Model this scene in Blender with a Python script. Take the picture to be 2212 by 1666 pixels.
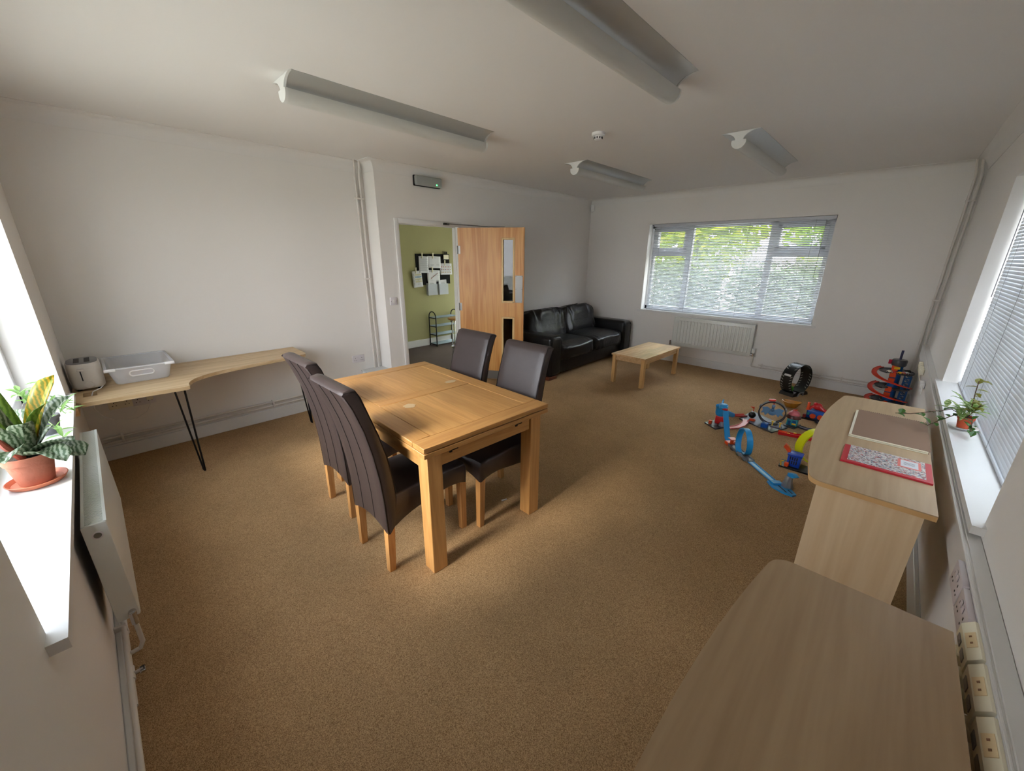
import bpy, bmesh, math, random
from math import sin, cos, pi, radians
from mathutils import Vector, Matrix, noise
random.seed(7)
for o in list(bpy.data.objects): bpy.data.objects.remove(o)
scene = bpy.context.scene
COL = scene.collection

# ---------------------------------------------------------------- camera
CAM = Vector((0.2477, 0.2516, 1.6408)); YAW, PITCH, ROLL, FPX = -0.8111, -0.3171, 0.0058, 848.34
def cam_axes():
    f = Vector((-sin(YAW)*cos(PITCH), cos(YAW)*cos(PITCH), sin(PITCH)))
    r = Vector((cos(YAW), sin(YAW), 0)); u = r.cross(f)
    return cos(ROLL)*r + sin(ROLL)*u, -sin(ROLL)*r + cos(ROLL)*u, f
_r, _u, _f = cam_axes()
cd = bpy.data.cameras.new('camera'); cam = bpy.data.objects.new('camera', cd); COL.objects.link(cam)
cam.matrix_world = Matrix(((_r.x,_u.x,-_f.x,CAM.x),(_r.y,_u.y,-_f.y,CAM.y),(_r.z,_u.z,-_f.z,CAM.z),(0,0,0,1)))
cd.sensor_fit = 'HORIZONTAL'; cd.sensor_width = 36; cd.lens = FPX/2212*36; cd.clip_start = .01; cd.clip_end = 200
scene.camera = cam

# ---------------------------------------------------------------- sky, sun, exposure
SKY_STRENGTH, SUN_STRENGTH, SUN_ELEV, SUN_ANGLE, EXPOSURE = 5.0, 2.1, 36, 15, 1.4
wd = bpy.data.worlds.new('world'); scene.world = wd; wd.use_nodes = True
nt = wd.node_tree; bg = nt.nodes['Background']
tc = nt.nodes.new('ShaderNodeTexCoord'); sp = nt.nodes.new('ShaderNodeSeparateXYZ'); cr = nt.nodes.new('ShaderNodeValToRGB')
nt.links.new(tc.outputs['Generated'], sp.inputs[0]); nt.links.new(sp.outputs['Z'], cr.inputs[0]); nt.links.new(cr.outputs[0], bg.inputs[0])
cr.color_ramp.elements[0].position = 0.0; cr.color_ramp.elements[0].color = (.97, .98, 1, 1)
cr.color_ramp.elements[1].position = .7; cr.color_ramp.elements[1].color = (.74, .86, 1, 1)
bg.inputs[1].default_value = SKY_STRENGTH
sl = bpy.data.lights.new('sun', 'SUN'); sun = bpy.data.objects.new('sun', sl); COL.objects.link(sun)
sl.energy = SUN_STRENGTH; sl.angle = radians(SUN_ANGLE); sl.color = (1, .93, .80)
_d = Vector((cos(radians(SUN_ELEV)), -.03, -sin(radians(SUN_ELEV)))); sun.rotation_euler = _d.to_track_quat('-Z', 'Y').to_euler(); sun.location = (-6, 2.5, 6)
scene.cycles.max_bounces = 7; scene.cycles.diffuse_bounces = 4; scene.cycles.glossy_bounces = 3; scene.cycles.transmission_bounces = 4
vs = scene.view_settings; vs.view_transform = 'Standard'; vs.look = 'None'; vs.exposure = EXPOSURE; vs.gamma = 1; vs.use_curve_mapping = False

# ---------------------------------------------------------------- helpers
MW = {}
TINY = {'print', 'screw', 'vent', 'window_slot', 'pin_hole', 'mark', 'spiral_binding', 'top_grille', 'wedge_slot', 'light_slot', 'base_foot'}   # joined small marks
def c(r, g, b):
    f = lambda v: (v/255/12.92) if v/255 <= .04045 else ((v/255+.055)/1.055)**2.4
    return (f(r), f(g), f(b), 1)
def tag(o, label=None, cat=None, group=None, kind=None):
    if label: o['label'] = label
    if cat: o['category'] = cat
    if group: o['group'] = group
    if kind: o['kind'] = kind
    return o
def thing(name, label, cat, loc=(0,0,0), rz=0, group=None, kind=None):
    o = bpy.data.objects.new(name, None); COL.objects.link(o); o.empty_display_size = .1
    o.location = loc; o.rotation_euler = (0, 0, rz)
    MW[o] = Matrix.Translation(loc) @ Matrix.Rotation(rz, 4, 'Z')
    return tag(o, label, cat, group, kind)
def copy_tree(o, parent=None):
    k = o.copy(); COL.objects.link(k); k.parent = parent; MW[k] = MW.get(o)
    for ch in [x for x in COL.objects if x.parent == o]: copy_tree(ch, k)
    return k
def dup(root, loc, rz=None, label=None):
    k = copy_tree(root); k.location = loc
    if rz is not None: k.rotation_euler = (0, 0, rz)
    if label: k['label'] = label
    return k

class G:
    def __init__(s): s.bm = bmesh.new()
    def _add(s, verts, faces, M=None):
        vs_ = [s.bm.verts.new(M @ Vector(v) if M else v) for v in verts]
        for f in faces:
            try: s.bm.faces.new([vs_[i] for i in f])
            except ValueError: pass
        return s
    def box(s, x0, x1, y0, y1, z0, z1, bev=0, seg=2, M=None):
        t = bmesh.new(); bmesh.ops.create_cube(t, size=1)
        for v in t.verts: v.co = Vector(((x0+x1)/2+v.co.x*(x1-x0), (y0+y1)/2+v.co.y*(y1-y0), (z0+z1)/2+v.co.z*(z1-z0)))
        if bev: bmesh.ops.bevel(t, geom=list(t.edges), offset=bev, segments=seg, profile=.5, affect='EDGES')
        return s.merge(t, M)
    def merge(s, t, M=None):
        if M: t.transform(M)
        t.verts.index_update(); m = {}
        for v in t.verts: m[v.index] = s.bm.verts.new(v.co)
        for f in t.faces:
            try: s.bm.faces.new([m[v.index] for v in f.verts])
            except ValueError: pass
        t.free(); return s
    def prism(s, pts, a0, a1, axis='z', bev=0, seg=2, M=None, holes=None):
        t = bmesh.new()
        def P(p, a): return {'z': (p[0], p[1], a), 'y': (p[0], a, p[1]), 'x': (a, p[0], p[1])}[axis]
        if holes:
            es = []
            for loop in [pts]+holes:
                v = [t.verts.new(P(p, a0)) for p in loop]
                es += [t.edges.new((v[i], v[(i+1) % len(v)])) for i in range(len(v))]
            bmesh.ops.triangle_fill(t, use_beauty=True, edges=es)
            r = bmesh.ops.extrude_face_region(t, geom=list(t.faces))
            d = Vector(P((0, 0), a1))-Vector(P((0, 0), a0))
            bmesh.ops.translate(t, vec=d, verts=[g for g in r['geom'] if isinstance(g, bmesh.types.BMVert)])
        else:
            lo = [t.verts.new(P(p, a0)) for p in pts]; hi = [t.verts.new(P(p, a1)) for p in pts]; n = len(pts)
            t.faces.new(lo); t.faces.new(hi[::-1])
            for i in range(n): t.faces.new((lo[i], hi[i], hi[(i+1) % n], lo[(i+1) % n]))
            if bev:
                bmesh.ops.bevel(t, geom=[e for e in t.edges if len(e.link_faces) == 2 and e.calc_face_angle(0) > .6], offset=bev, segments=seg, profile=.5, affect='EDGES')
        bmesh.ops.recalc_face_normals(t, faces=list(t.faces))
        return s.merge(t, M)
    def loft(s, secs, cap=True, closed=False, M=None):
        n = len(secs[0]); V = [p for q in secs for p in q]; F = []
        for k in range(len(secs) if closed else len(secs)-1):
            a, b = k*n, ((k+1) % len(secs))*n
            for i in range(n): F.append((a+i, a+(i+1) % n, b+(i+1) % n, b+i))
        if cap and not closed: F += [tuple(range(n))[::-1], tuple((len(secs)-1)*n+i for i in range(n))]
        return s._add(V, F, M)
    def grid(s, rows, M=None):
        n = len(rows[0]); V = [p for q in rows for p in q]; F = []
        for k in range(len(rows)-1):
            for i in range(n-1): F.append((k*n+i, k*n+i+1, (k+1)*n+i+1, (k+1)*n+i))
        return s._add(V, F, M)
    def tube(s, pts, r, n=8, M=None, closed=False):
        pts = [Vector(p) for p in pts]; secs = []; up = Vector((.12, .05, 1))
        for i, p in enumerate(pts):
            if closed: t = pts[(i+1) % len(pts)]-pts[i-1]
            else: t = pts[min(i+1, len(pts)-1)]-pts[max(i-1, 0)]
            t.normalize()
            if abs(t.dot(up.normalized())) > .98: up = Vector((1, .1, .05))
            a = t.cross(up).normalized(); b = a.cross(t); rr = r[i] if isinstance(r, (list, tuple)) else r
            secs.append([p+a*rr*cos(2*pi*k/n)+b*rr*sin(2*pi*k/n) for k in range(n)]); up = b
        return s.loft(secs, True, closed, M)
    def sweep(s, path, prof, ups=None, closed=False, M=None):
        path = [Vector(p) for p in path]; secs = []
        for i, p in enumerate(path):
            if closed: t = path[(i+1) % len(path)]-path[i-1]
            else: t = path[min(i+1, len(path)-1)]-path[max(i-1, 0)]
            t.normalize(); up = Vector(ups[i]) if ups else Vector((0, 0, 1))
            side = t.cross(up).normalized(); up = side.cross(t)
            secs.append([p+side*a+up*b for a, b in prof])
        return s.loft(secs, True, closed, M)
    def lathe(s, prof, cx=0, cy=0, n=24, M=None):
        secs = [[(cx+r*cos(2*pi*k/n), cy+r*sin(2*pi*k/n), z) for k in range(n)] for r, z in prof]
        return s.loft(secs, True, False, M)
    def cyl(s, p0, p1, r, n=12, M=None): return s.tube([p0, p1], r, n, M)
    def ell(s, cen, rad, e=1.0, nu=20, nv=12, M=None):
        g = lambda v: math.copysign(abs(v)**e, v); rows = []
        for j in range(nv+1):
            ph = -pi/2+pi*j/nv
            rows.append([(cen[0]+rad[0]*g(cos(ph))*g(cos(2*pi*i/nu)), cen[1]+rad[1]*g(cos(ph))*g(sin(2*pi*i/nu)), cen[2]+rad[2]*g(sin(ph))) for i in range(nu)])
        rows[0] = [(cen[0]+(p[0]-cen[0])*.02, cen[1]+(p[1]-cen[1])*.02, p[2]) for p in rows[1]]; rows[0] = [(p[0], p[1], cen[2]-rad[2]) for p in rows[0]]
        rows[-1] = [(cen[0]+(p[0]-cen[0])*.02, cen[1]+(p[1]-cen[1])*.02, cen[2]+rad[2]) for p in rows[-2]]
        return s.loft(rows, True, False, M)
    def quad(s, *p): return s._add(p, [tuple(range(len(p)))])
    def build(s, name, mat, parent=None, smooth=True, ang=38, label=None, cat=None, group=None, kind=None, world=True, solid=0, flip=True):
        if flip: bmesh.ops.recalc_face_normals(s.bm, faces=list(s.bm.faces))
        loc = None
        if parent is not None:
            if world: s.bm.transform(MW[parent].inverted())
        else:
            xs = [v.co for v in s.bm.verts]
            loc = Vector(((min(v.x for v in xs)+max(v.x for v in xs))/2, (min(v.y for v in xs)+max(v.y for v in xs))/2, min(v.z for v in xs)))
            s.bm.transform(Matrix.Translation(-loc))
        me = bpy.data.meshes.new(name); s.bm.to_mesh(me); s.bm.free()
        if smooth:
            me.shade_smooth(); me.set_sharp_from_angle(angle=radians(ang))
        o = bpy.data.objects.new(name, me); COL.objects.link(o)
        if mat: me.materials.append(mat)
        if parent is not None: o.parent = parent; MW[o] = MW[parent]
        else: o.location = loc; MW[o] = Matrix.Translation(loc)
        if solid:
            md = o.modifiers.new('solid', 'SOLIDIFY'); md.thickness = solid; md.offset = 0
        if name in TINY and kind is None: kind = 'stuff'
        return tag(o, label, cat, group, kind)
def inst(o, M, parent=None):
    k = o.copy(); COL.objects.link(k); k.parent = parent if parent is not None else o.parent
    k.location, q, _ = M.decompose(); k.rotation_euler = q.to_euler(); return k

# ---------------------------------------------------------------- materials
def new_mat(name):
    m = bpy.data.materials.new(name); m.use_nodes = True; n = m.node_tree
    return m, n, n.nodes['Principled BSDF']
def plain(name, col, rough=.5, metal=0, bump=0, bscale=200, var=0, vscale=6, spec=.5, coat=0):
    m, n, p = new_mat(name); p.inputs['Base Color'].default_value = col; p.inputs['Roughness'].default_value = rough
    p.inputs['Metallic'].default_value = metal; p.inputs['Specular IOR Level'].default_value = spec; p.inputs['Coat Weight'].default_value = coat
    t = n.nodes.new('ShaderNodeTexCoord')
    if var:
        nz = n.nodes.new('ShaderNodeTexNoise'); nz.inputs['Scale'].default_value = vscale; nz.inputs['Detail'].default_value = 5
        mx = n.nodes.new('ShaderNodeMix'); mx.data_type = 'RGBA'; n.links.new(t.outputs['Object'], nz.inputs['Vector']); n.links.new(nz.outputs[0], mx.inputs[0])
        mx.inputs[6].default_value = tuple(v*(1-var) for v in col[:3])+(1,); mx.inputs[7].default_value = tuple(min(1, v*(1+var)) for v in col[:3])+(1,)
        n.links.new(mx.outputs[2], p.inputs['Base Color'])
    if bump:
        b = n.nodes.new('ShaderNodeTexNoise'); b.inputs['Scale'].default_value = bscale; b.inputs['Detail'].default_value = 4
        bu = n.nodes.new('ShaderNodeBump'); bu.inputs['Strength'].default_value = bump; bu.inputs['Distance'].default_value = .01
        n.links.new(t.outputs['Object'], b.inputs['Vector']); n.links.new(b.outputs[0], bu.inputs['Height']); n.links.new(bu.outputs[0], p.inputs['Normal'])
    return m
def wood(name, dark, light, axis='y', rough=.4, scale=1.0, rings=.35, rnd=.12, coat=.0, contrast=(.3, .72)):
    m, n, p = new_mat(name); L_ = n.links.new
    t = n.nodes.new('ShaderNodeTexCoord'); oi = n.nodes.new('ShaderNodeObjectInfo'); va = n.nodes.new('ShaderNodeVectorMath'); va.operation = 'ADD'
    vm = n.nodes.new('ShaderNodeVectorMath'); vm.operation = 'SCALE'; vm.inputs[0].default_value = (3.1, 5.3, 7.7); L_(oi.outputs['Random'], vm.inputs['Scale'])
    L_(t.outputs['Object'], va.inputs[0]); L_(vm.outputs[0], va.inputs[1])
    mp = n.nodes.new('ShaderNodeMapping'); s = {'x': (.8, 14, 14), 'y': (14, .8, 14), 'z': (14, 14, .8)}[axis]
    mp.inputs['Scale'].default_value = tuple(v*scale for v in s); L_(va.outputs[0], mp.inputs[0])
    n1 = n.nodes.new('ShaderNodeTexNoise'); n1.inputs['Scale'].default_value = 1; n1.inputs['Detail'].default_value = 3; n1.inputs['Distortion'].default_value = .6; L_(mp.outputs[0], n1.inputs[0])
    mp2 = n.nodes.new('ShaderNodeMapping'); mp2.inputs['Scale'].default_value = tuple(v*scale*7 for v in s); L_(va.outputs[0], mp2.inputs[0])
    n2 = n.nodes.new('ShaderNodeTexNoise'); n2.inputs['Scale'].default_value = 1; n2.inputs['Detail'].default_value = 4; L_(mp2.outputs[0], n2.inputs[0])
    w = n.nodes.new('ShaderNodeMath'); w.operation = 'MULTIPLY'; w.inputs[1].default_value = 9; L_(n1.outputs[0], w.inputs[0])
    sn = n.nodes.new('ShaderNodeMath'); sn.operation = 'PINGPONG'; sn.inputs[1].default_value = 1; L_(w.outputs[0], sn.inputs[0])
    a = n.nodes.new('ShaderNodeMath'); a.operation = 'MULTIPLY_ADD'; a.inputs[1].default_value = rings; L_(sn.outputs[0], a.inputs[0]); 
    b = n.nodes.new('ShaderNodeMath'); b.operation = 'MULTIPLY'; b.inputs[1].default_value = 1-rings; L_(n2.outputs[0], b.inputs[0]); L_(b.outputs[0], a.inputs[2])
    c1 = n.nodes.new('ShaderNodeValToRGB'); c1.color_ramp.elements[0].position = contrast[0]; c1.color_ramp.elements[1].position = contrast[1]
    c1.color_ramp.elements[0].color = dark; c1.color_ramp.elements[1].color = light; L_(a.outputs[0], c1.inputs[0])
    hs = n.nodes.new('ShaderNodeHueSaturation'); mr = n.nodes.new('ShaderNodeMapRange'); mr.inputs['To Min'].default_value = 1-rnd; mr.inputs['To Max'].default_value = 1+rnd
    L_(oi.outputs['Random'], mr.inputs[0]); L_(mr.outputs[0], hs.inputs['Value']); L_(c1.outputs[0], hs.inputs['Color']); L_(hs.outputs[0], p.inputs['Base Color'])
    p.inputs['Roughness'].default_value = rough; p.inputs['Coat Weight'].default_value = coat
    bu = n.nodes.new('ShaderNodeBump'); bu.inputs['Strength'].default_value = .06; bu.inputs['Distance'].default_value = .004; L_(n2.outputs[0], bu.inputs['Height']); L_(bu.outputs[0], p.inputs['Normal'])
    return m
def glass(name, tint=(1, 1, 1, 1), gloss=.06, fr=.5):
    m, n, p = new_mat(name); n.nodes.remove(p); out = n.nodes['Material Output']
    a = n.nodes.new('ShaderNodeBsdfTransparent'); a.inputs[0].default_value = tint; b = n.nodes.new('ShaderNodeBsdfGlossy'); b.inputs['Roughness'].default_value = .02
    x = n.nodes.new('ShaderNodeMixShader'); lw = n.nodes.new('ShaderNodeLayerWeight'); lw.inputs[0].default_value = .35
    mu = n.nodes.new('ShaderNodeMath'); mu.operation = 'MULTIPLY_ADD'; mu.inputs[1].default_value = fr; mu.inputs[2].default_value = gloss*.5; n.links.new(lw.outputs['Fresnel'], mu.inputs[0])
    n.links.new(mu.outputs[0], x.inputs[0]); n.links.new(a.outputs[0], x.inputs[1]); n.links.new(b.outputs[0], x.inputs[2]); n.links.new(x.outputs[0], out.inputs[0]); return m
def translucent(name, col, trans=.5, clear=0.0, rough=.4):
    m, n, p = new_mat(name); out = n.nodes['Material Output']; p.inputs['Base Color'].default_value = col; p.inputs['Roughness'].default_value = rough
    t = n.nodes.new('ShaderNodeBsdfTranslucent'); t.inputs[0].default_value = col; x = n.nodes.new('ShaderNodeMixShader'); x.inputs[0].default_value = trans
    n.links.new(p.outputs[0], x.inputs[1]); n.links.new(t.outputs[0], x.inputs[2]); last = x
    if clear:
        tr = n.nodes.new('ShaderNodeBsdfTransparent'); y = n.nodes.new('ShaderNodeMixShader'); y.inputs[0].default_value = clear
        n.links.new(x.outputs[0], y.inputs[1]); n.links.new(tr.outputs[0], y.inputs[2]); last = y
    n.links.new(last.outputs[0], out.inputs[0]); return m
def emit(name, col, s):
    m, n, p = new_mat(name); p.inputs['Base Color'].default_value = col; p.inputs['Emission Color'].default_value = col; p.inputs['Emission Strength'].default_value = s; return m
def carpet(name, dark, light, spots=True, scale=330):
    m, n, p = new_mat(name); L_ = n.links.new; t = n.nodes.new('ShaderNodeTexCoord')
    a = n.nodes.new('ShaderNodeTexNoise'); a.inputs['Scale'].default_value = scale; a.inputs['Detail'].default_value = 3; L_(t.outputs['Object'], a.inputs[0])
    r = n.nodes.new('ShaderNodeValToRGB'); r.color_ramp.elements[0].position = .33; r.color_ramp.elements[1].position = .68; r.color_ramp.elements[0].color = dark; r.color_ramp.elements[1].color = light; L_(a.outputs[0], r.inputs[0])
    b = n.nodes.new('ShaderNodeTexNoise'); b.inputs['Scale'].default_value = 1.6; b.inputs['Detail'].default_value = 6; b.inputs['Roughness'].default_value = .65; L_(t.outputs['Object'], b.inputs[0])
    mr = n.nodes.new('ShaderNodeMapRange'); mr.inputs['From Min'].default_value = .3; mr.inputs['From Max'].default_value = .7; mr.inputs['To Min'].default_value = .86; mr.inputs['To Max'].default_value = 1.1; L_(b.outputs[0], mr.inputs[0])
    mx = n.nodes.new('ShaderNodeMix'); mx.data_type = 'RGBA'; mx.blend_type = 'MULTIPLY'; mx.inputs[0].default_value = 1; L_(r.outputs[0], mx.inputs[6])
    cb = n.nodes.new('ShaderNodeCombineColor'); [L_(mr.outputs[0], cb.inputs[i]) for i in range(3)]; L_(cb.outputs[0], mx.inputs[7]); last = mx.outputs[2]
    if spots:
        v = n.nodes.new('ShaderNodeTexVoronoi'); v.inputs['Scale'].default_value = 2.3; L_(t.outputs['Object'], v.inputs['Vector'])
        ml = n.nodes.new('ShaderNodeMath'); ml.operation = 'LESS_THAN'; ml.inputs[1].default_value = .028; L_(v.outputs['Distance'], ml.inputs[0])
        f = n.nodes.new('ShaderNodeMath'); f.operation = 'MULTIPLY'; f.inputs[1].default_value = .45; L_(ml.outputs[0], f.inputs[0])
        m2 = n.nodes.new('ShaderNodeMix'); m2.data_type = 'RGBA'; L_(f.outputs[0], m2.inputs[0]); L_(last, m2.inputs[6]); m2.inputs[7].default_value = tuple(q*.35 for q in dark[:3])+(1,); last = m2.outputs[2]
    L_(last, p.inputs['Base Color']); p.inputs['Roughness'].default_value = .95; p.inputs['Specular IOR Level'].default_value = .1
    bu = n.nodes.new('ShaderNodeBump'); bu.inputs['Strength'].default_value = .7; bu.inputs['Distance'].default_value = .006; L_(a.outputs[0], bu.inputs['Height']); L_(bu.outputs[0], p.inputs['Normal']); return m

PAINT = plain('wall_paint', (.86, .832, .795, 1), .8, bump=.04, bscale=60, spec=.2)
CEIL = plain('ceiling_paint', (.85, .83, .80, 1), .85, bump=.05, bscale=40, spec=.2)
GLOSSW = plain('white_gloss', (.80, .79, .77, 1), .3)
UPVC = plain('upvc', (.80, .81, .83, 1), .25)
CARPET = carpet('carpet_brown', c(136, 103, 68), c(214, 178, 134))
CARPET2 = carpet('carpet_dark', c(66, 56, 52), c(128, 112, 106), False)
GREEN = plain('green_paint', c(176, 172, 126), .8, bump=.04, bscale=60, spec=.2)
OAK = wood('oak_y', c(194, 140, 80), c(220, 170, 106), 'y', .36, rnd=.06, contrast=(.15, .85))
OAKX = wood('oak_x', c(190, 135, 76), c(216, 165, 102), 'x', .36, rnd=.04, contrast=(.15, .85))
OAKZ = wood('oak_z', c(194, 140, 80), c(222, 172, 110), 'z', .38, contrast=(.15, .85))
BEECH = wood('beech_leg', c(190, 134, 76), c(216, 166, 108), 'z', .4, rings=.15)
PALE = wood('pale_oak_x', c(200, 168, 124), c(226, 198, 156), 'x', .45, .7, rings=.3)
MAPLE = wood('maple_top', c(170, 141, 106), c(192, 165, 129), 'x', .42, .45, rings=.28, rnd=.02, contrast=(.2, .8))
MAPLEZ = wood('maple_panel', c(218, 186, 144), c(234, 208, 170), 'z', .45, .45, rings=.28, rnd=.02, contrast=(.2, .8))
MAPLE_EDGE = plain('maple_edge', c(216, 172, 116), .4)
BIRCH = wood('birch_x', c(200, 154, 100), c(228, 190, 142), 'x', .45, rings=.25)
BIRCHZ = wood('birch_z', c(196, 148, 88), c(222, 178, 120), 'z', .35, rings=.25)
VENEER = wood('door_veneer', c(192, 128, 60), c(214, 158, 88), 'z', .42, .6, rings=.45, rnd=.02)
BEAD = wood('bead_wood', c(206, 170, 112), c(224, 192, 136), 'z', .45, rings=.15)
LEATHER = plain('brown_faux_leather', c(62, 52, 51), .36, bump=.12, bscale=260, var=.15, vscale=14)
BLACKL = plain('black_leather', c(15, 15, 18), .3, bump=.35, bscale=22, var=.2, vscale=10, spec=.4)
SEAM = plain('seam_thread', c(20, 16, 16), .6)
BLACK = plain('black_plastic', c(22, 22, 24), .35)
DARKM = plain('dark_metal', c(40, 40, 42), .4, .6)
BLKSTEEL = plain('black_steel', c(14, 14, 18), .4, .3)
CHROME = plain('chrome', c(205, 205, 208), .18, 1)
STEEL = plain('brushed_steel', c(132, 130, 126), .42, .8, bump=.05, bscale=90)
PIPE = plain('painted_pipe', (.74, .70, .65, 1), .35)
RADW = plain('radiator_enamel', c(226, 228, 222), .3)
RADDARK = plain('radiator_inside', c(88, 88, 88), .6)
PLATE = plain('socket_plastic', c(224, 219, 222), .35)
CREAM = plain('cream_plastic', c(243, 236, 212), .4)
HOLE = plain('dark_hole', c(30, 26, 26), .6)
GREYPL = plain('grey_plastic', c(128, 128, 130), .4)
TERRA = plain('terracotta', c(170, 104, 82), .85, bump=.2, bscale=60, var=.2, vscale=18)
TERRA2 = plain('orange_plant_pot', c(196, 84, 48), .5)
SOIL = plain('soil', c(58, 44, 34), .95, bump=.6, bscale=120)
SLAT = translucent('slat_white', (.76, .79, .83, 1), .15)
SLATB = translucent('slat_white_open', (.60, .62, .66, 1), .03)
GLASS = glass('window_glass')
DGLASS = glass('wired_glass', (.16, .17, .18, 1), .05, .22)
DIFF = translucent('lamp_diffuser', (.78, .78, .74, 1), .25)
LAMPW = plain('lamp_enamel', (.80, .80, .77, 1), .3)
REFL = plain('lamp_reflector', c(196, 196, 192), .3, .35)
PAPER = plain('paper', c(226, 226, 230), .8)
INK = plain('print_grey', c(120, 120, 126), .8)
def PL(name, r, g, b, rough=.3): return plain(name, c(r, g, b), rough)
BLUE = PL('toy_light_blue', 38, 150, 216); DBLUE = PL('toy_blue', 22, 84, 176); NAVY = PL('toy_tower_blue', 0, 78, 142); ORANGE = PL('toy_orange', 236, 84, 40)
RED = PL('toy_red', 206, 34, 40); YELLOW = PL('toy_yellow', 222, 226, 20); GREYROAD = PL('toy_road_grey', 120, 120, 132, .5); DGREY = PL('toy_dark_grey', 62, 62, 66)
TBLACK = PL('toy_black', 16, 16, 18); PINK = PL('toy_pink', 214, 112, 120); CHOC = PL('toy_brown', 92, 44, 40); TEAL = PL('toy_teal', 50, 166, 178); GOLD = PL('toy_gold', 186, 126, 34, .25)
STEELBLUE = PL('toy_dragon_blue', 96, 140, 182); SMOKE = translucent('toy_clear_grey', c(150, 152, 156), .3, .35, .2); TGREEN = PL('toy_green', 74, 150, 44); TWHITE = PL('toy_white', 226, 226, 226); TYEL2 = PL('toy_amber', 240, 190, 40)
SALMON = PL('toy_salmon', 232, 120, 110)
# ---------------------------------------------------------------- the room shell (x along the back wall, y towards it, z up; metres)
L, W, YD, XN, D, H = 6.686, 4.707, 4.465, 2.566, -.15, 2.585
RC = .096                     # coving radius
YH = 6.6                      # far wall of the hall
T = .25
C0, C1, CZ0, CZ1 = 1.51, 3.855, .80, 2.15      # window in the left wall (y range)
B0, B1, BZ0, BZ1 = .955, 3.342, .803, 2.144    # window in the right wall (y range)
D0, D1, DZ0, DZ1 = 2.215, 4.525, .77, 2.15     # window in the near wall (x range)
DX0, DX1, DZ = 2.80, 3.665, 2.0                # door opening
def S(o, label): return tag(o, label, None, None, 'structure')
S(G().box(-T, L+T, D-T, YD+.06, -.12, 0).box(-T, XN+.1, YD+.06, W+T, -.12, 0).build('floor', CARPET), 'worn mid-brown carpet floor of the room')
S(G().box(XN+.1, 6.3, YD+.06, YH+.1, -.12, -.001).build('floor', CARPET2), 'dark grey-brown carpet of the hallway behind the door')
S(G().box(-T, L+T, D-T, YD+.12, H, H+.12).box(-T, XN+.1, YD+.12, W+T, H, H+.12).build('ceiling', CEIL), 'white painted ceiling of the room')
S(G().box(XN+.1, 6.3, YD+.12, YH+.1, 2.45, 2.55).build('ceiling', CEIL), 'white hallway ceiling')
def wall_open(axis, a0, a1, b0, b1, z1, ops):
    g = G(); cur = b0
    def bx(p, q, zz0, zz1):
        if q-p < 1e-6 or zz1-zz0 < 1e-6: return
        if axis == 'x': g.box(a0, a1, p, q, zz0, zz1)
        else: g.box(p, q, a0, a1, zz0, zz1)
    for o0, o1, oz0, oz1 in ops:
        bx(cur, o0, 0, z1); bx(o0, o1, 0, oz0); bx(o0, o1, oz1, z1); cur = o1
    bx(cur, b1, 0, z1); return g
S(wall_open('x', -T, 0, D-T, W+T, H, [(C0, C1, CZ0-.02, CZ1)]).build('wall_left', PAINT, smooth=False), 'white wall with the wide unblinded window')
S(wall_open('x', L, L+T, D-T, YD+.12, H, [(B0, B1, BZ0-.02, BZ1)]).build('wall_right', PAINT, smooth=False), 'white wall with the blinded window over the ribbed radiator')
S(wall_open('y', D-T, D, 0, L, H, [(D0, D1, DZ0-.02, DZ1)]).build('wall_front', PAINT, smooth=False), 'white wall behind the two maple desks')
S(G().box(0, XN, W, W+T, 0, H).build('wall_back', PAINT, smooth=False), 'plain white wall above the crescent desk')
S(wall_open('y', YD, YD+.12, XN, L, H, [(DX0-.03, DX1+.03, 0, DZ+.03)]).box(XN, XN+.12, YD+.12, W+T, 0, H).build('wall_back', PAINT, smooth=False), 'white wall with the doorway, stepped forward at the pipes')
S(G().box(XN+.12, 6.3, YH, YH+.1, 0, 2.45).build('wall_hall', GREEN, smooth=False), 'olive green hallway wall carrying the notice board')
S(G().box(XN+.12, XN+.2, YD+.12, YH, 0, 2.45).build('wall_hall', GREEN, smooth=False), 'green end wall of the hallway beside the light switch')
S(wall_open('x', 6.2, 6.3, YD+.12, YH, 2.45, [(4.72, 6.48, .12, 1.75)]).build('wall_hall', GREEN, smooth=False), 'hallway end wall with a tall window')
S(G().box(6.24, 6.25, 4.72, 6.48, .12, 1.75).build('window_4', GLASS), 'tall window at the far end of the hallway')
# coving, mitred round the step in the wall
corn = [(0, D, 1, 1), (L, D, -1, 1), (L, YD, -1, -1), (XN, YD, -1, -1), (XN, W, -1, -1), (0, W, 1, -1)]
prof = [(0, H-RC-.004), (.004, H-RC-.004), (.004, H-RC)]+[(.004+(RC-.004)*(1-cos(t*pi/16)), H-RC+(RC-.004)*sin(t*pi/16)) for t in range(1, 9)]+[(RC+.002, H-.004), (RC+.002, H)]
rows = [[(x+sx*a, y+sy*a, z) for x, y, sx, sy in corn+corn[:1]] for a, z in prof]
S(G().grid(rows).build('trim_1', CEIL, flip=False), 'white concave plaster coving round the ceiling')
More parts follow.
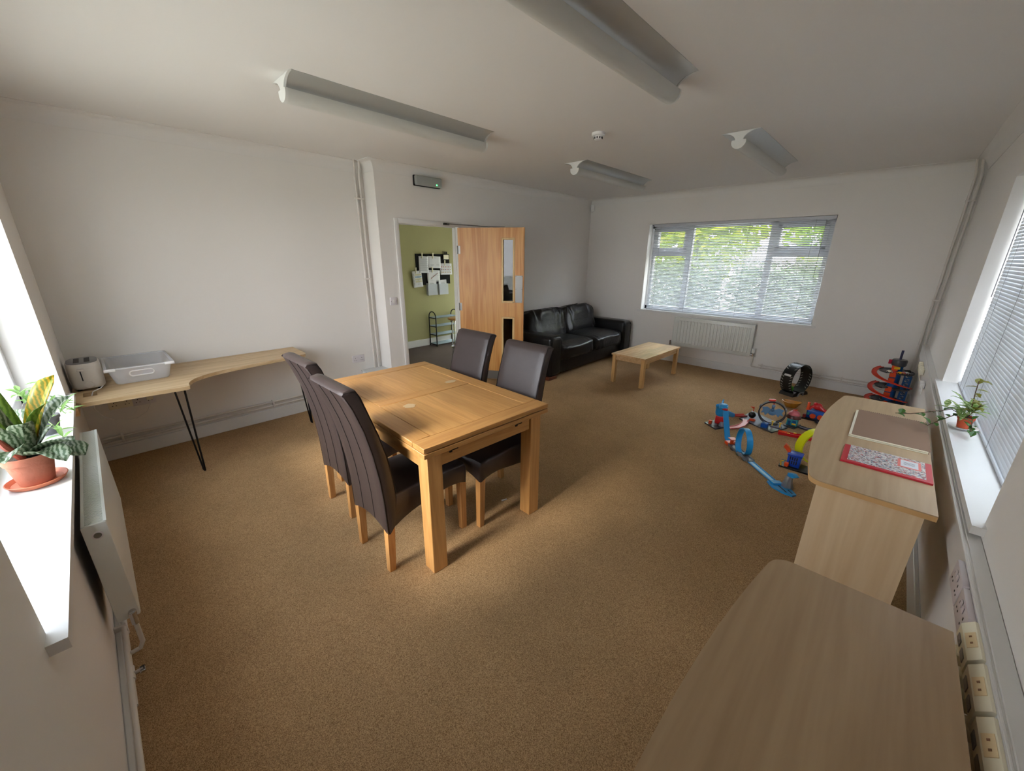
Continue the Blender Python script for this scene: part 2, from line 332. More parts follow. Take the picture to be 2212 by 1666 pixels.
# baseboards
def board(name, segs, label, mat=GLOSSW, h=.118):
    g = G()
    for x0, x1, y0, y1 in segs: g.box(x0, x1, y0, y1, 0, h, .004, 1)
    return S(g.build(name, mat), label)
board('baseboard_back', [(0.02, XN, W-.02, W)], 'white skirting board under the crescent desk')
board('baseboard_back', [(XN, DX0-.06, YD-.02, YD), (DX1+.06, L-.02, YD-.02, YD)], 'white skirting board of the doorway wall')
board('baseboard_right', [(L-.02, L, D+.02, YD)], 'white skirting board under the ribbed radiator')
board('baseboard_left', [(0, .02, D+.02, W)], 'white skirting board under the unblinded window')
board('baseboard_front', [(.02, L, D, D+.02)], 'white skirting board behind the maple desks')
board('baseboard_hall', [(XN+.2, 6.2, YH-.02, YH)], 'white skirting board of the green hallway wall', h=.13)

# ---------------------------------------------------------------- windows
def window(name, label, axis, a, p0, p1, z0, z1, mull, sill_in, sill_front, out, transoms=(), open_sashes=()):
    """axis 'x': plane at x=a, p along y. out = outward sign; sill_front = coordinate of the sill nose"""
    t = thing(name, label, None, ((a, (p0+p1)/2, z0) if axis == 'x' else ((p0+p1)/2, a, z0)), kind='structure')
    def B(g, pa, pb, za, zb, d0, d1, bev=.004):
        if axis == 'x': g.box(min(d0, d1), max(d0, d1), pa, pb, za, zb, bev, 1)
        else: g.box(pa, pb, min(d0, d1), max(d0, d1), za, zb, bev, 1)
        return g
    fw = .065; d0, d1 = a, a+out*.07
    g = G(); B(g, p0, p1, z0, z0+fw, d0, d1); B(g, p0, p1, z1-fw, z1, d0, d1); B(g, p0, p0+fw, z0, z1, d0, d1); B(g, p1-fw, p1, z0, z1, d0, d1)
    for m in mull: B(g, m-.04, m+.04, z0, z1, d0, d1)
    g.build('frame', UPVC, t)
    edges = [p0+fw]+[v for m in mull for v in (m-.04, m+.04)]+[p1-fw]
    for i in range(0, len(edges), 2):
        e0, e1 = edges[i], edges[i+1]
        zs = [z0+fw, z1-fw]
        for q0, q1, zt in transoms:
            if abs((q0+q1)/2-(e0+e1)/2) < .3:
                B(G(), e0, e1, zt-.045, zt+.045, d0, d1).build('transom', UPVC, t); zs = [z0+fw, zt-.045, zt+.045, z1-fw]
        for k in range(0, len(zs), 2):
            za, zb = zs[k], zs[k+1]
            if (i, k) in open_sashes:
                s = B(B(B(B(G(), e0, e1, za, za+.05, d0-out*.012, d1), e0, e1, zb-.05, zb, d0-out*.012, d1), e0, e0+.05, za, zb, d0-out*.012, d1), e1-.05, e1, za, zb, d0-out*.012, d1).build('sash', UPVC, t)
                B(G(), (e0+e1)/2-.06, (e0+e1)/2+.06, za+.015, za+.035, d0-out*.05, d0-out*.012).build('handle', UPVC, s)
            B(G(), e0, e1, za, zb, a+out*.03, a+out*.036, 0).build('pane', GLASS, t)
    pl = [(d0, p0), (sill_in, p0), (sill_in, p0-.05), (sill_front, p0-.05), (sill_front, p1+.05), (sill_in, p1+.05), (sill_in, p1), (d0, p1)]
    G().prism(pl if axis == 'x' else [(q, w) for w, q in pl], z0-.03, z0, bev=.005).build('sill', GLOSSW, t)
    return t
window('window_1', 'wide white window without a blind, plants on its sill', 'x', -.17, C0, C1, CZ0, CZ1, [2.3, 3.08], 0, .036, -1)
wb = window('window_2', 'white window over the ribbed radiator, behind a venetian blind', 'x', L+.14, B0, B1, BZ0, BZ1, [1.62, 2.72], L, L-.03, 1, transoms=[(B0, 1.6, 1.70), (2.74, B1, 1.70)], open_sashes=[(0, 2), (4, 2)])
window('window_3', 'white window with an ivy on its sill, behind a closed venetian blind', 'y', D-.17, D0, D1, DZ0, DZ1, [2.95, 3.75], D, D+.035, -1)
def blind(label, axis, a, p0, p1, z0, z1, tilt, n, ladders, SLAT):
    t = thing('venetian_blind', label, 'blind', ((a, (p0+p1)/2, z0) if axis == 'x' else ((p0+p1)/2, a, z0)), 0, 'venetian blinds')
    def M(p, z): return Matrix.Translation((a, p, z)) if axis == 'x' else Matrix.Translation((p, a, z)) @ Matrix.Rotation(-pi/2, 4, 'Z')
    mid = (p0+p1)/2; hl = (p1-p0)/2
    # local: slat runs along y, section in xz
    sec = [(.0125*k/3, -.0018*(k/3)**2) for k in range(-3, 4)]
    ct, st = cos(tilt), sin(tilt)
    ring = [(x*ct-z*st, x*st+z*ct) for x, z in sec]; ring += [(x*ct-(z-.0006)*st, x*st+(z-.0006)*ct) for x, z in sec[::-1]]
    g = G().loft([[(x, s, z) for x, z in ring] for s in (-hl, hl)]); me = None
    Z0, Z1 = z0+.03, z1-.055
    for i in range(n):
        z = Z0+(Z1-Z0)*i/(n-1); Ml = MW[t].inverted() @ M(mid, z)
        if me is None:
            o = g.build('slat', SLAT, t, world=False, ang=60); me = o.data
        else:
            o = bpy.data.objects.new('slat', me); COL.objects.link(o); o.parent = t
        o.location = Ml.to_translation(); o.rotation_euler = Ml.to_euler()
    Mh = M(mid, 0)
    G().box(-.018, .018, -hl-.004, hl+.004, z1-.042, z1-.002, .003, 1, Mh).build('headrail', SLAT, t)
    G().box(-.012, .012, -hl, hl, z0+.004, z0+.018, .003, 1, Mh).build('bottom_rail', SLAT, t)
    for q in ladders:
        Mq = M(q, 0)
        G().box(-.0135, -.0125, -.001, .001, z0+.01, z1-.03, 0, 1, Mq).box(.0125, .0135, -.001, .001, z0+.01, z1-.03, 0, 1, Mq).build('ladder_cord', GREYPL, t)
    G().cyl((-.02, p0+.09 if axis == 'x' else 0, z1-.05), (-.02, p0+.09 if axis == 'x' else 0, z1-.75), .0025, 6, Matrix.Translation((a, 0, 0)) if axis == 'x' else M(p1-.1, 0)).build('wand', GREYPL, t)
    return t
blind('white venetian blind over the window above the ribbed radiator, slats open', 'x', L+.045, B0+.012, B1-.075, BZ0, BZ1, radians(38), 60, [1.16, 1.9, 2.65, 3.16], SLATB)
blind('white venetian blind beside the ivy, slats tilted shut', 'y', D-.09, D0+.01, D1-.02, DZ0, DZ1, radians(74), 60, [2.45, 3.05, 3.65, 4.2, 4.36], SLAT)

# ---------------------------------------------------------------- outdoors
S(G().box(-30, 45, -30, 30, -.34, -.3).build('ground', plain('pale_gravel', c(196, 190, 174), .9, var=.15, vscale=1.5)), 'pale paved ground outside the windows')
def tree(x, y, z0, h, r, label, col):
    t = thing('tree', label, 'tree', (x, y, -.3), 0, 'trees outside the window')
    G().tube([(0, 0, 0), (.05, .03, z0+h*.2), (.0, .1, z0+h*.6)], [.22, .16, .06], 8).build('trunk', plain('bark', c(92, 78, 62), .9), t, world=False)
    rnd = random.Random(int(x*31+y*17)); V = []; F = []
    for k in range(5200):
        while True:
            p = Vector((rnd.uniform(-1, 1), rnd.uniform(-1, 1), rnd.uniform(-1, 1)))
            if .35 < p.length < 1: break
        q = Vector((p.x*r, p.y*r, z0+h/2+p.z*h/2)); a = Vector((rnd.uniform(-1, 1), rnd.uniform(-1, 1), rnd.uniform(-.6, .6))).normalized(); b = a.cross(Vector((rnd.uniform(-1, 1), rnd.uniform(-1, 1), rnd.uniform(-1, 1)))).normalized()
        s = rnd.uniform(.09, .2); i = len(V); V += [q-a*s, q+b*s*.6, q+a*s, q-b*s*.6]; F.append((i, i+1, i+2, i+3))
    G()._add(V, F).build('foliage', translucent('foliage', col, .4), t, world=False, kind='stuff', flip=False)
for k_, (hx, hy) in enumerate(((11.6, 4.6), (11.9, 2.4), (11.7, .2), (11.9, -2.0))):
    t = thing('shrub', 'pale leafy shrub outside, low beyond the open blind', 'shrub', (hx, hy, -.3), 0, 'shrubs outside the open blind')
    rnd = random.Random(k_+40); V = []; F = []
    for k in range(4200):
        p = Vector((rnd.gauss(0, .35), rnd.uniform(-1.0, 1.0), rnd.uniform(.05, 1.75+.15*sin(hy+k)))); a = Vector((rnd.uniform(-1, 1), rnd.uniform(-1, 1), rnd.uniform(-.6, .6))).normalized(); b = a.cross(Vector((rnd.uniform(-1, 1), rnd.uniform(-1, 1), rnd.uniform(-1, 1)))).normalized()
        s = rnd.uniform(.04, .09); i = len(V); V += [p-a*s, p+b*s*.6, p+a*s, p-b*s*.6]; F.append((i, i+1, i+2, i+3))
    G()._add(V, F).build('foliage', translucent('pale_shrub', c(126, 140, 104), .4), t, world=False, kind='stuff', flip=False)
    G().tube([(0, 0, 0), (.03, .02, .6), (.0, .1, 1.2)], [.05, .04, .015], 6).build('stem', plain('shrub_bark', c(92, 78, 62), .9), t, world=False)
tree(15.0, 5.6, .9, 6, 2.3, 'yellow-green tree outside, seen through the open blind beside the sofa end', c(160, 180, 40))
tree(18.5, 1.6, 1.0, 7, 2.5, 'bright green tree outside, seen through the middle of the open blind', c(140, 172, 44))
tree(14.4, -2.3, .9, 6, 2.0, 'pale olive tree outside, seen through the open blind at its cord end', c(168, 172, 60))
# ---------------------------------------------------------------- doorway
dt = thing('door_1', 'white painted door frame with the oak door standing open into the room', None, ((DX0+DX1)/2, YD, 0), kind='structure')
g = G(); g.box(DX0-.03, DX0, YD-.002, YD+.122, 0, DZ+.03).box(DX1, DX1+.03, YD-.002, YD+.122, 0, DZ+.03).box(DX0, DX1, YD-.002, YD+.122, DZ, DZ+.03)
g.box(DX0, DX0+.014, YD+.05, YD+.085, 0, DZ).box(DX1-.014, DX1, YD+.05, YD+.085, 0, DZ).box(DX0, DX1, YD+.05, YD+.085, DZ-.014, DZ); g.build('lining', GLOSSW, dt, smooth=False)
g = G(); g.box(DX0-.045, DX0+.008, YD-.018, YD, 0, DZ+.045, .005).box(DX1-.008, DX1+.045, YD-.018, YD, 0, DZ+.045, .005).box(DX0+.008, DX1-.008, YD-.0175, YD, DZ-.008, DZ+.0445, .004); g.build('architrave', GLOSSW, dt)
lf = thing('door_leaf', 'open oak veneered door with two narrow glass panels and a steel push plate', 'door', (3.652, 4.452, 0), radians(-55.17))
LW = .858; v = lambda u0, u1, z0, z1, t0=-.022, t1=.022: (u0, u1, t0, t1, z0, z1)
g = G()
for a in [v(0, .59, .008, 1.985), v(.716, LW, .008, 1.985), v(.59, .716, 1.843, 1.985), v(.59, .716, .858, 1.085), v(.59, .716, .008, .17)]: g.box(*a)
g.build('panel', VENEER, lf, smooth=False, world=False)
for z0, z1 in ((1.063, 1.866), (.147, .88)):
    gl = G().box(.585, .72, -.004, .004, z0+.015, z1-.015).build('pane', DGLASS, lf, smooth=False, world=False)
    g = G()
    for sy in (-1, 1):
        a, b = sorted((sy*.004, sy*.028))
        g.box(.567, .592, a, b, z0, z1, .004, 1).box(.714, .739, a, b, z0, z1, .004, 1).box(.567, .739, a, b, z0, z0+.025, .004, 1).box(.567, .739, a, b, z1-.025, z1, .004, 1)
    g.build('glazing_bead', BEAD, lf, world=False)
pp = G().box(.748, .842, -.026, -.022, 1.068, 1.41, .001, 1).build('push_plate', STEEL, lf, world=False)
g = G()
for x in (.756, .834):
    for z in (1.08, 1.24, 1.40): g.cyl((x, -.0275, z), (x, -.0255, z), .004, 8)
g.build('screw', DARKM, pp, world=False)
G().box(.03, LW-.03, -.026, -.022, .012, .13, .001, 1).build('kick_plate', STEEL, lf, world=False)
for z in (.25, 1.0, 1.72): G().cyl((-.004, -.026, z-.05), (-.004, -.026, z+.05), .008, 8).box(0, .03, -.025, -.022, z-.05, z+.05).build('hinge', STEEL, lf, world=False)
ca = thing('door_closer_arm', 'thin steel arm of the door closer above the open door', 'door closer', (3.5, YD-.03, 2.01))
G().box(3.42, 3.50, YD-.045, YD-.018, 2.005, 2.03, .004).build('bracket', DARKM, ca)
G().tube([(3.46, YD-.04, 2.02), (3.80, 4.30, 2.012), (3.84, 4.19, 2.0)], .006, 8).tube([(3.86, 4.21, 2.0), (4.0, 3.96, 1.99)], .007, 8).build('arm', STEEL, ca)

# ---------------------------------------------------------------- hallway things
nb = G().box(4.395, 5.145, YH-.018, YH, 1.135, 1.68, .002, 1).build('notice_board', plain('black_felt', c(18, 18, 20), .95, bump=.3, bscale=300), label='black felt notice board on the green hallway wall', cat='notice board')
def sheet(name, label, cx, cz, w, h, rot, yo, draw, clip=True, cat='paper'):
    t = thing(name, label, cat, (cx, YH-.02-yo, cz), 0)
    R = Matrix.Rotation(radians(rot), 4, 'Y')
    rows = [[(w*(i/6-.5), -.006*sin(pi*i/6)*(1-j/6)-.004*(j/6)**2*3, h*(.5-j/6)) for i in range(7)] for j in range(7)]
    G().grid(rows, R).build('page', PAPER, t, world=False, solid=.0006)
    for m, qs in draw.items():
        g = G()
        for x0, x1, z0, z1 in qs: g.box(x0*w, x1*w, -.0145, -.0140, z0*h, z1*h, 0, 1, R)
        g.build('print', m, t, world=False, smooth=False)
    if clip: G().prism([(-.012, .06), (.012, .06), (.006, -.04), (-.006, -.04)], -.022, -.008, 'y', M=Matrix.Translation((-.03 if rot else .0, 0, h/2))).build('clip', CREAM, t, world=False)
    return t
lines = lambda n, x0=-.4, x1=.4, top=.36, bot=-.42: [(x0, x1-random.uniform(0, .15), top-(top-bot)*i/n, top-(top-bot)*i/n+.012) for i in range(n)]
RNDC = [PL('icon_red', 190, 70, 60, .8), PL('icon_blue', 60, 90, 150, .8), PL('icon_ochre', 190, 150, 70, .8), PL('icon_plum', 110, 60, 100, .8)]
sheet('paper_sheet', 'white typed sheet on the notice board, closely filled with lines', 4.548, 1.495, .205, .29, 2, .006, {INK: [(-.36, .30, .40, .415)]+lines(15)})
sheet('paper_sheet', 'white landscape sheet pegged at the top middle of the notice board', 4.785, 1.535, .29, .21, 2, .003, {INK: [(-.1, .15, .36, .38), (-.32, -.06, -.24, -.22), (.14, .36, -.24, -.22), (-.30, -.1, -.30, -.285)]})
ic = {m: [] for m in RNDC}
for i in range(6):
    for j in range(3): ic[RNDC[(i*2+j*3+i*j) % 4]].append((-.40+i*.145, -.35+i*.145, .14-j*.24, .24-j*.24))
ic[INK] = [(-.2, .2, .36, .375)]
sheet('paper_sheet', 'white sheet with a grid of small coloured icons on the notice board', 5.048, 1.41, .275, .205, 1, .006, ic)
sheet('paper_sheet', 'white timetable sheet with coloured rows at the corner of the notice board', 4.393, 1.245, .20, .285, -4, .012, {INK: lines(9, -.05, .3, .3, -.4)+[(-.45, -.38, .3-i*.09, .33-i*.09) for i in range(8)], PL('row_blue', 160, 184, 204, .8): [(-.25, .42, .08, .18)], PL('row_cream', 216, 210, 180, .8): [(-.25, .42, -.06, .04), (-.25, .42, .22, .32), (-.25, .42, -.20, -.10)]})
dg = {m: [] for m in RNDC}
for i in range(9): dg[RNDC[i % 4]].append((-.22+i*.06, -.18+i*.06, -.24+i*.055, -.16+i*.055))
dg[INK] = [(-.4, .35, .38, .395), (.2, .46, .08, .09)]
sheet('paper_sheet', 'white sheet with a rising diagonal of coloured dots on the notice board', 4.752, 1.29, .285, .205, 3, .010, dg)
def pocket(label, x, rot):
    t = thing('leaflet_pocket', label, 'leaflet holder', (x, YH-.045, .945), 0, 'clear leaflet pockets')
    G().box(-.105, .105, -.03, -.028, 0, .20, .0008, 1).box(-.105, .105, .024, .026, 0, .22, .0008, 1).box(-.105, .105, -.03, .026, 0, .002).build('pocket', translucent('clear_pocket', c(238, 242, 248), .4, .45, .15), t, world=False)
    G().box(-.09, .09, -.012, -.008, .006, .27, 0, 1, Matrix.Rotation(radians(rot), 4, 'Y')).build('leaflet', PAPER, t, world=False)
    G().box(-.05, .05, -.0135, -.0128, .2, .205).box(-.05, .03, -.0135, -.0128, .22, .223).box(-.06, .06, -.0135, -.0128, .1, .102).box(-.06, .02, -.0135, -.0128, .13, .132).build('print', INK, t, world=False, smooth=False)
pocket('clear leaflet pocket hanging from the notice board under the dotted sheet', 4.69, 2); pocket('clear leaflet pocket hanging at the bare lower corner of the notice board', 4.945, -3)
pr_ = thing('pen_pot', 'small white pen holder with dark pens on the notice board', 'pen holder', (5.05, YH-.03, 1.585))
G().box(4.993, 5.11, YH-.05, YH-.018, 1.585, 1.667, .004, 1).build('pot', CREAM, pr_)
for x, h in ((4.99, .06), (5.025, .05), (5.04, .055), (5.06, .045), (5.075, .05)): G().cyl((x, YH-.03, 1.6), (x+.004, YH-.034, 1.675+h), .006, 6).build('pen', BLACK, pr_)
sr = thing('shoe_rack', 'dark metal four-tier shoe rack against the green hallway wall', 'shoe rack', (4.86, 6.46, 0))
for x in (4.60, 5.12):
    g = G(); y0, y1 = 6.36, 6.575
    g.tube([(x, y0, 0), (x, y0, .55)]+[(x, (y0+y1)/2-(y1-y0)/2*cos(k*pi/8), .55+.1*sin(k*pi/8)) for k in range(1, 8)]+[(x, y1, .55), (x, y1, 0)], .010, 8)
    for z in (.03, .21, .37, .53): g.cyl((x, y0, z), (x, y1, z), .007, 6)
    g.build('side_frame', DARKM, sr)
for z in (.03, .21, .37, .53):
    g = G()
    for k in range(9): g.cyl((4.60, 6.365+k*.026, z+.01), (5.12, 6.365+k*.026, z+.01), .005, 5)
    for k in range(11): g.box(4.61+k*.05, 4.614+k*.05, 6.36, 6.575, z+.004, z+.008)
    g.build('shelf', plain('rack_mesh', c(130, 140, 140), .4, .5), sr)
ht = thing('bar_stool', 'round wooden seated stool with tubular steel legs in the hallway', 'stool', (4.2, 5.2, 0))
G().lathe([(.15, .688), (.16, .694), (.16, .71), (.152, .715), (.02, .716)], 4.2, 5.2, 32).build('seat', OAKX, ht)
for a_ in (20, 110, 200, 290): q = Vector((cos(radians(a_)), sin(radians(a_)), 0)); G().tube([Vector((4.2, 5.2, 0))+q*.125, Vector((4.2, 5.2, .63))+q*.112, Vector((4.2, 5.2, .665))+q*.105, Vector((4.2, 5.2, .69))+q*.08], .011, 8).build('leg', CHROME, ht)
G().tube([Vector((4.2, 5.2, .25))+Vector((cos(k*pi/12), sin(k*pi/12), 0))*.12 for k in range(24)], .007, 6, closed=True).build('foot_ring', CHROME, ht)

# ---------------------------------------------------------------- dining table
TH = .775; TW, TD_ = .891, 1.414; th_ = -.042
ex = Vector((cos(th_), sin(th_), 0)); ey = Vector((-sin(th_), cos(th_), 0)); tc_ = Vector((1.1676, 1.6975, 0))+ex*TW/2+ey*TD_/2
tb = thing('dining_table', 'oak draw-leaf dining table with panelled top and square legs', 'table', tuple(tc_), th_)
a, b = TW/2, TD_/2; rw = .105
gp = .0034
for x0, x1 in ((-a, -a+rw), (a-rw, a)): G().box(x0, x1, -b+rw+gp, b-rw-gp, TH-.027, TH, .002, 1).build('rail', OAK, tb, world=False)
for y0, y1 in ((-b, -b+rw), (b-rw, b), (-.045, .045)):
    if y0 == -.045: G().box(-a+rw+gp, a-rw-gp, y0, y1, TH-.027, TH, .002, 1).build('rail', OAKX, tb, world=False)
    else: G().box(-a, a, y0, y1, TH-.027, TH, .002, 1).build('rail', OAKX, tb, world=False)
for y0, y1 in ((-b+rw, -.045), (.045, b-rw)):
    n = 6; w = (TW-2*rw-2*gp)/n
    for k in range(n): G().box(-a+rw+gp+k*w, -a+rw+gp+(k+1)*w, y0+gp, y1-gp, TH-.025, TH-.0015).build('stave', OAK, tb, world=False, smooth=False)
for y0, y1 in ((-b, -.004), (.004, b)): G().box(-a, a, y0, y1, TH-.058, TH-.032, .002, 1).build('draw_leaf', OAKX, tb, world=False)
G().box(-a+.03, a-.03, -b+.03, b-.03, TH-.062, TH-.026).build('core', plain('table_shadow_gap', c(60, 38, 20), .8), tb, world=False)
lg = .088; ins = .031
for sx in (-1, 1):
    for sy in (-1, 1):
        x0 = sx*(a-ins)-(lg if sx > 0 else 0); y0 = sy*(b-ins)-(lg if sy > 0 else 0)
        G().box(x0, x0+lg, y0, y0+lg, 0, TH-.056, .003, 1).build('leg', OAKZ, tb, world=False)
for sx in (-1, 1): G().box(sx*(a-.045)-.011, sx*(a-.045)+.011, -b+.12, b-.12, TH-.15, TH-.056, .002, 1).build('apron', OAK, tb, world=False)
for sy in (-1, 1):
    ap = G().box(-a+.12, a-.12, sy*(b-.055)-.011, sy*(b-.055)+.011, TH-.15, TH-.056, .002, 1).build('apron', OAKX, tb, world=False)
    for x in (-.24, .235):
        y = sy*(b-.04); G().box(x-.022, x+.022, min(y, y-sy*.004), max(y, y-sy*.004), TH-.088, TH-.076).box(x-.034, x-.018, y-.003, y+.003, TH-.094, TH-.086).box(x+.018, x+.034, y-.003, y+.003, TH-.079, TH-.070).build('latch', DARKM, ap, world=False, smooth=False)
for (x, y, r, q) in ((.05-.25, -.155, .036, 1.0), (.27, .08, .045, .6)):
    G().prism([(x+r*cos(k*pi/8)*(1+.15*sin(3*k)), y+r*q*sin(k*pi/8)*(1+.12*cos(2*k))) for k in range(16)], TH-.0012, TH+.0003).build('bleached_mark', plain('bleached_mark', c(214, 186, 146), .6), tb, world=False)

# ---------------------------------------------------------------- dining chairs (local: faces +x)
def make_chair(label, loc, rz):
    t = thing('dining_chair', label, 'chair', loc, rz, 'dining chairs round the oak table'); hw = .1925; xr, xf = -.27, .27
    def zb(x, y): q = min(1, abs(x)/.27); return .25+.085*(1-q*q)+.045*(1-(y/hw)**2)*q*q+(.08*max(0, x)/.27)
    ys = [-hw, -hw+.004, -hw+.014, -.13, -.065, 0, .065, .13, hw-.014, hw-.004, hw]; ins = [.014, .004, 0, 0, 0, 0, 0, 0, 0, .004, .014]
    secs = []
    for y, i in zip(ys, ins):
        dm = .012*(1-(y/hw)**2); xs = [xr+.05+(xf-xr-.05)*k/10 for k in range(11)]
        s = [(min(x, xf-i), y, zb(x, y)+i*.5) for x in xs]; s += [(xf-i*.8, y, .40), (xf-i, y, .44), (xf-.012-i, y, .462-i*.5)]
        s += [(x, y, .468+dm*(1-((x-.03)/.28)**2)-i*.7) for x in (.2, .1, 0, -.1, -.2)]; secs.append(s)
    G().loft(secs).build('seat', LEATHER, t, world=False, ang=50)
    rear = [(-.268, .25), (-.27, .36), (-.273, .46), (-.283, .58), (-.303, .72), (-.333, .86), (-.372, .98), (-.405, 1.055)]
    front = [(-.395, 1.072), (-.365, 1.078), (-.342, 1.07), (-.322, 1.03), (-.29, .93), (-.255, .82), (-.225, .70), (-.205, .58), (-.195, .47), (-.20, .34)]
    secs = []
    for y, i in zip(ys, ins):
        cx = -.28; s = []
        for k, (x, z) in enumerate(rear): s.append((x+i, y, (zb(-.27, y) if k == 0 else z)-i*(z > 1)))
        for x, z in front: s.append((x-i, y, (z-i*(z > 1.02)) if z > .35 else zb(-.2, y)+.01))
        secs.append(s)
    bk = G().loft(secs).build('backrest', LEATHER, t, world=False, ang=50)
    for y in (-.064, .064): G().tube([(x-.0008, y, max(z, zb(-.27, y)+.005)) for x, z in rear], .0018, 5).build('seam', SEAM, bk, world=False)
    for y in (-hw+.003, hw-.003): G().tube([(x+.004, y, z+.003) for x, z in rear]+[(-.40, y, 1.066), (-.345, y, 1.066)]+[(x-.004, y, z) for x, z in front[3:9]], .0024, 5).build('piping', SEAM, bk, world=False)
    for sx in (-1, 1):
        for sy in (-1, 1):
            x = xf-.026 if sx > 0 else xr+.028; y = sy*(hw-.026); top = .40 if sx > 0 else .33; q = .003 if sx > 0 else -.006
            g = G(); secs = [[(x+q*(1-z/top)*2+dx*w, y-sy*.006*(1-z/top)+dy*w, z) for dx, dy in ((-1, -1), (1, -1), (1, 1), (-1, 1))] for z, w in ((0, .0165), (.002, .0175), (top, .022))]
            g.loft(secs).build('leg', BEECH, t, world=False, smooth=False)
    return t
ch = make_chair('dark brown leather dining chair on the bromeliad side at the latch end', (1.31, 2.085, 0), 0)
dup(ch, (1.375, 2.685, 0), 0, 'dark brown leather dining chair on the bromeliad side beside the crescent desk')
dup(ch, (1.895, 2.012, 0), pi, 'dark brown leather dining chair at the latch end of the table on the sofa side')
dup(ch, (1.935, 2.60, 0), pi, 'dark brown leather dining chair backing on to the open oak door')

# ---------------------------------------------------------------- coffee table
ct = thing('coffee_table', 'low birch coffee table standing in front of the black sofa', 'table', (5.48, 2.60, 0), -.03)
CH = .405; a, b = .53, .245
for k in range(7):
    w = 2*b/7; off = random.uniform(-.2, .2)
    G().box(-a, off, -b+k*w, -b+(k+1)*w, CH-.02, CH, .0006, 1).build('stave', BIRCH, ct, world=False, smooth=False); G().box(off, a, -b+k*w, -b+(k+1)*w, CH-.02, CH, .0006, 1).build('stave', BIRCH, ct, world=False, smooth=False)
for sx in (-1, 1):
    for sy in (-1, 1): x = sx*(a-.04); y = sy*(b-.035); G().box(x-.029, x+.029, y-.024, y+.024, 0, CH-.02, .003, 1).build('leg', BIRCHZ, ct, world=False)
for sy in (-1, 1): G().box(-a+.07, a-.07, sy*(b-.03)-.01, sy*(b-.03)+.01, CH-.085, CH-.02).build('apron', BIRCH, ct, world=False)
for sx in (-1, 1): G().box(sx*(a-.035)-.01, sx*(a-.035)+.01, -b+.06, b-.06, CH-.085, CH-.02).build('apron', BIRCH, ct, world=False)

# ---------------------------------------------------------------- sofa
sf = thing('sofa', 'black leather two-seat sofa in the corner behind the open door', 'sofa', (5.49, 3.93, 0))
x0, x1, y0, y1 = 4.37, 6.61, 3.44, 4.42; aw = .25
G().box(x0+aw-.02, x1-aw+.02, y0+.06, y1-.05, .05, .25, .02, 3).build('base', BLACKL, sf)
G().box(x0+aw-.05, x1-aw+.05, y1-.22, y1, .06, .72, .05, 4).build('back_frame', BLACKL, sf)
for p, q in ((x0, x0+aw), (x1-aw, x1)):
    ar = G().box(p, q, y0, y1-.02, .05, .615, .055, 5).build('arm', BLACKL, sf)
    G().tube([(p+.03, y0-.002, .08), (p+.03, y0-.002, .54), (p+.06, y0-.002, .585), (q-.06, y0-.002, .585), (q-.03, y0-.002, .54), (q-.03, y0-.002, .08)], .004, 6).build('piping', BLACKL, ar)
mid = (x0+x1)/2; cw = (x1-x0-2*aw)/2
for k in (0, 1):
    cx = x0+aw+cw*(k+.5)
    g = G().ell((0, 0, 0), (cw/2+.012, .41, .12), .32, 72, 36)
    for q in g.bm.verts:
        fr = max(0, min(1, (-q.co.y-.26)/.12)); wv = noise.noise((q.co.x*22+k*9, q.co.y*3, q.co.z*5)); q.co.z += .022*wv*fr-.012*fr*max(0, q.co.z/.12); q.co.y -= .022*noise.noise((q.co.x*26, 3+k, q.co.z*9))*fr
        q.co.z += .018*max(0, 1-(q.co.x/(cw/2))**2)*max(0, q.co.z/.12)*(1-fr)
    g.bm.transform(Matrix.Translation((cx, y0+.40, .345))); g.build('seat_cushion', BLACKL, sf, ang=80)
    M = Matrix.Translation((cx, y1-.28, .62)) @ Matrix.Rotation(radians(-14), 4, 'X')
    g = G().ell((0, 0, 0), (cw/2+.015, .14, .255), .42, 96, 48)
    for q in g.bm.verts:
        u = q.co.z/.255; top = max(0, min(1, (u-.05)/.6)); bot = max(0, min(1, (-u-.2)/.6)); fr = max(0, min(1, (.05-q.co.y)/.1))
        q.co.y += fr*(.05*noise.noise((q.co.x*19+k*7, 1.3, u*1.5))*top+.032*noise.noise((q.co.x*15, 9+k, u*2.5))*bot+.016*math.exp(-((u+.02)/.06)**2)); q.co.z += .03*noise.noise((q.co.x*14+k*5, 4, 0))*top
    g.bm.transform(M); bc = g.build('back_cushion', BLACKL, sf, ang=80)
    G().tube([M @ Vector((cw/2*q/8, -.124+.03*abs(q/8)**4, -.005)) for q in range(-7, 8)], .004, 6).build('seam', BLACKL, bc)
for x in (x0+.09, x1-.09):
    for y in (y0+.06, y1-.1): G().box(x-.09, x+.09, y-.04, y+.04, 0, .052, .004, 1).build('foot', plain('sofa_foot', c(96, 44, 24), .4), sf)
# ---------------------------------------------------------------- crescent desk by the plain wall
cdk = thing('crescent_desk', 'pale oak L-shaped desk with curved edge on black hairpin legs', 'desk', (.8, 4.4, 0))
def bez(p0, p1, p2, p3, n): return [tuple((1-t)**3*p0[i]+3*(1-t)**2*t*p1[i]+3*(1-t)*t*t*p2[i]+t**3*p3[i] for i in (0, 1)) for t in [k/n for k in range(n+1)]]
out = [(.022, 4.70), (.022, 3.92), (.05, 3.875)]+[(.575, 3.835), (.60, 3.845), (.603, 3.87)]+bez((.603, 3.90), (.64, 4.12), (.86, 4.16), (1.02, 4.19), 14)+[(1.30, 4.235), (1.53, 4.262), (1.565, 4.285), (1.58, 4.33), (1.585, 4.70)]
hole = [(.06, 4.03), (.128, 4.03), (.128, 4.14), (.06, 4.14)]
G().prism(out, .703, .73, holes=[hole]).build('desk_top', PALE, cdk, smooth=True, ang=30)
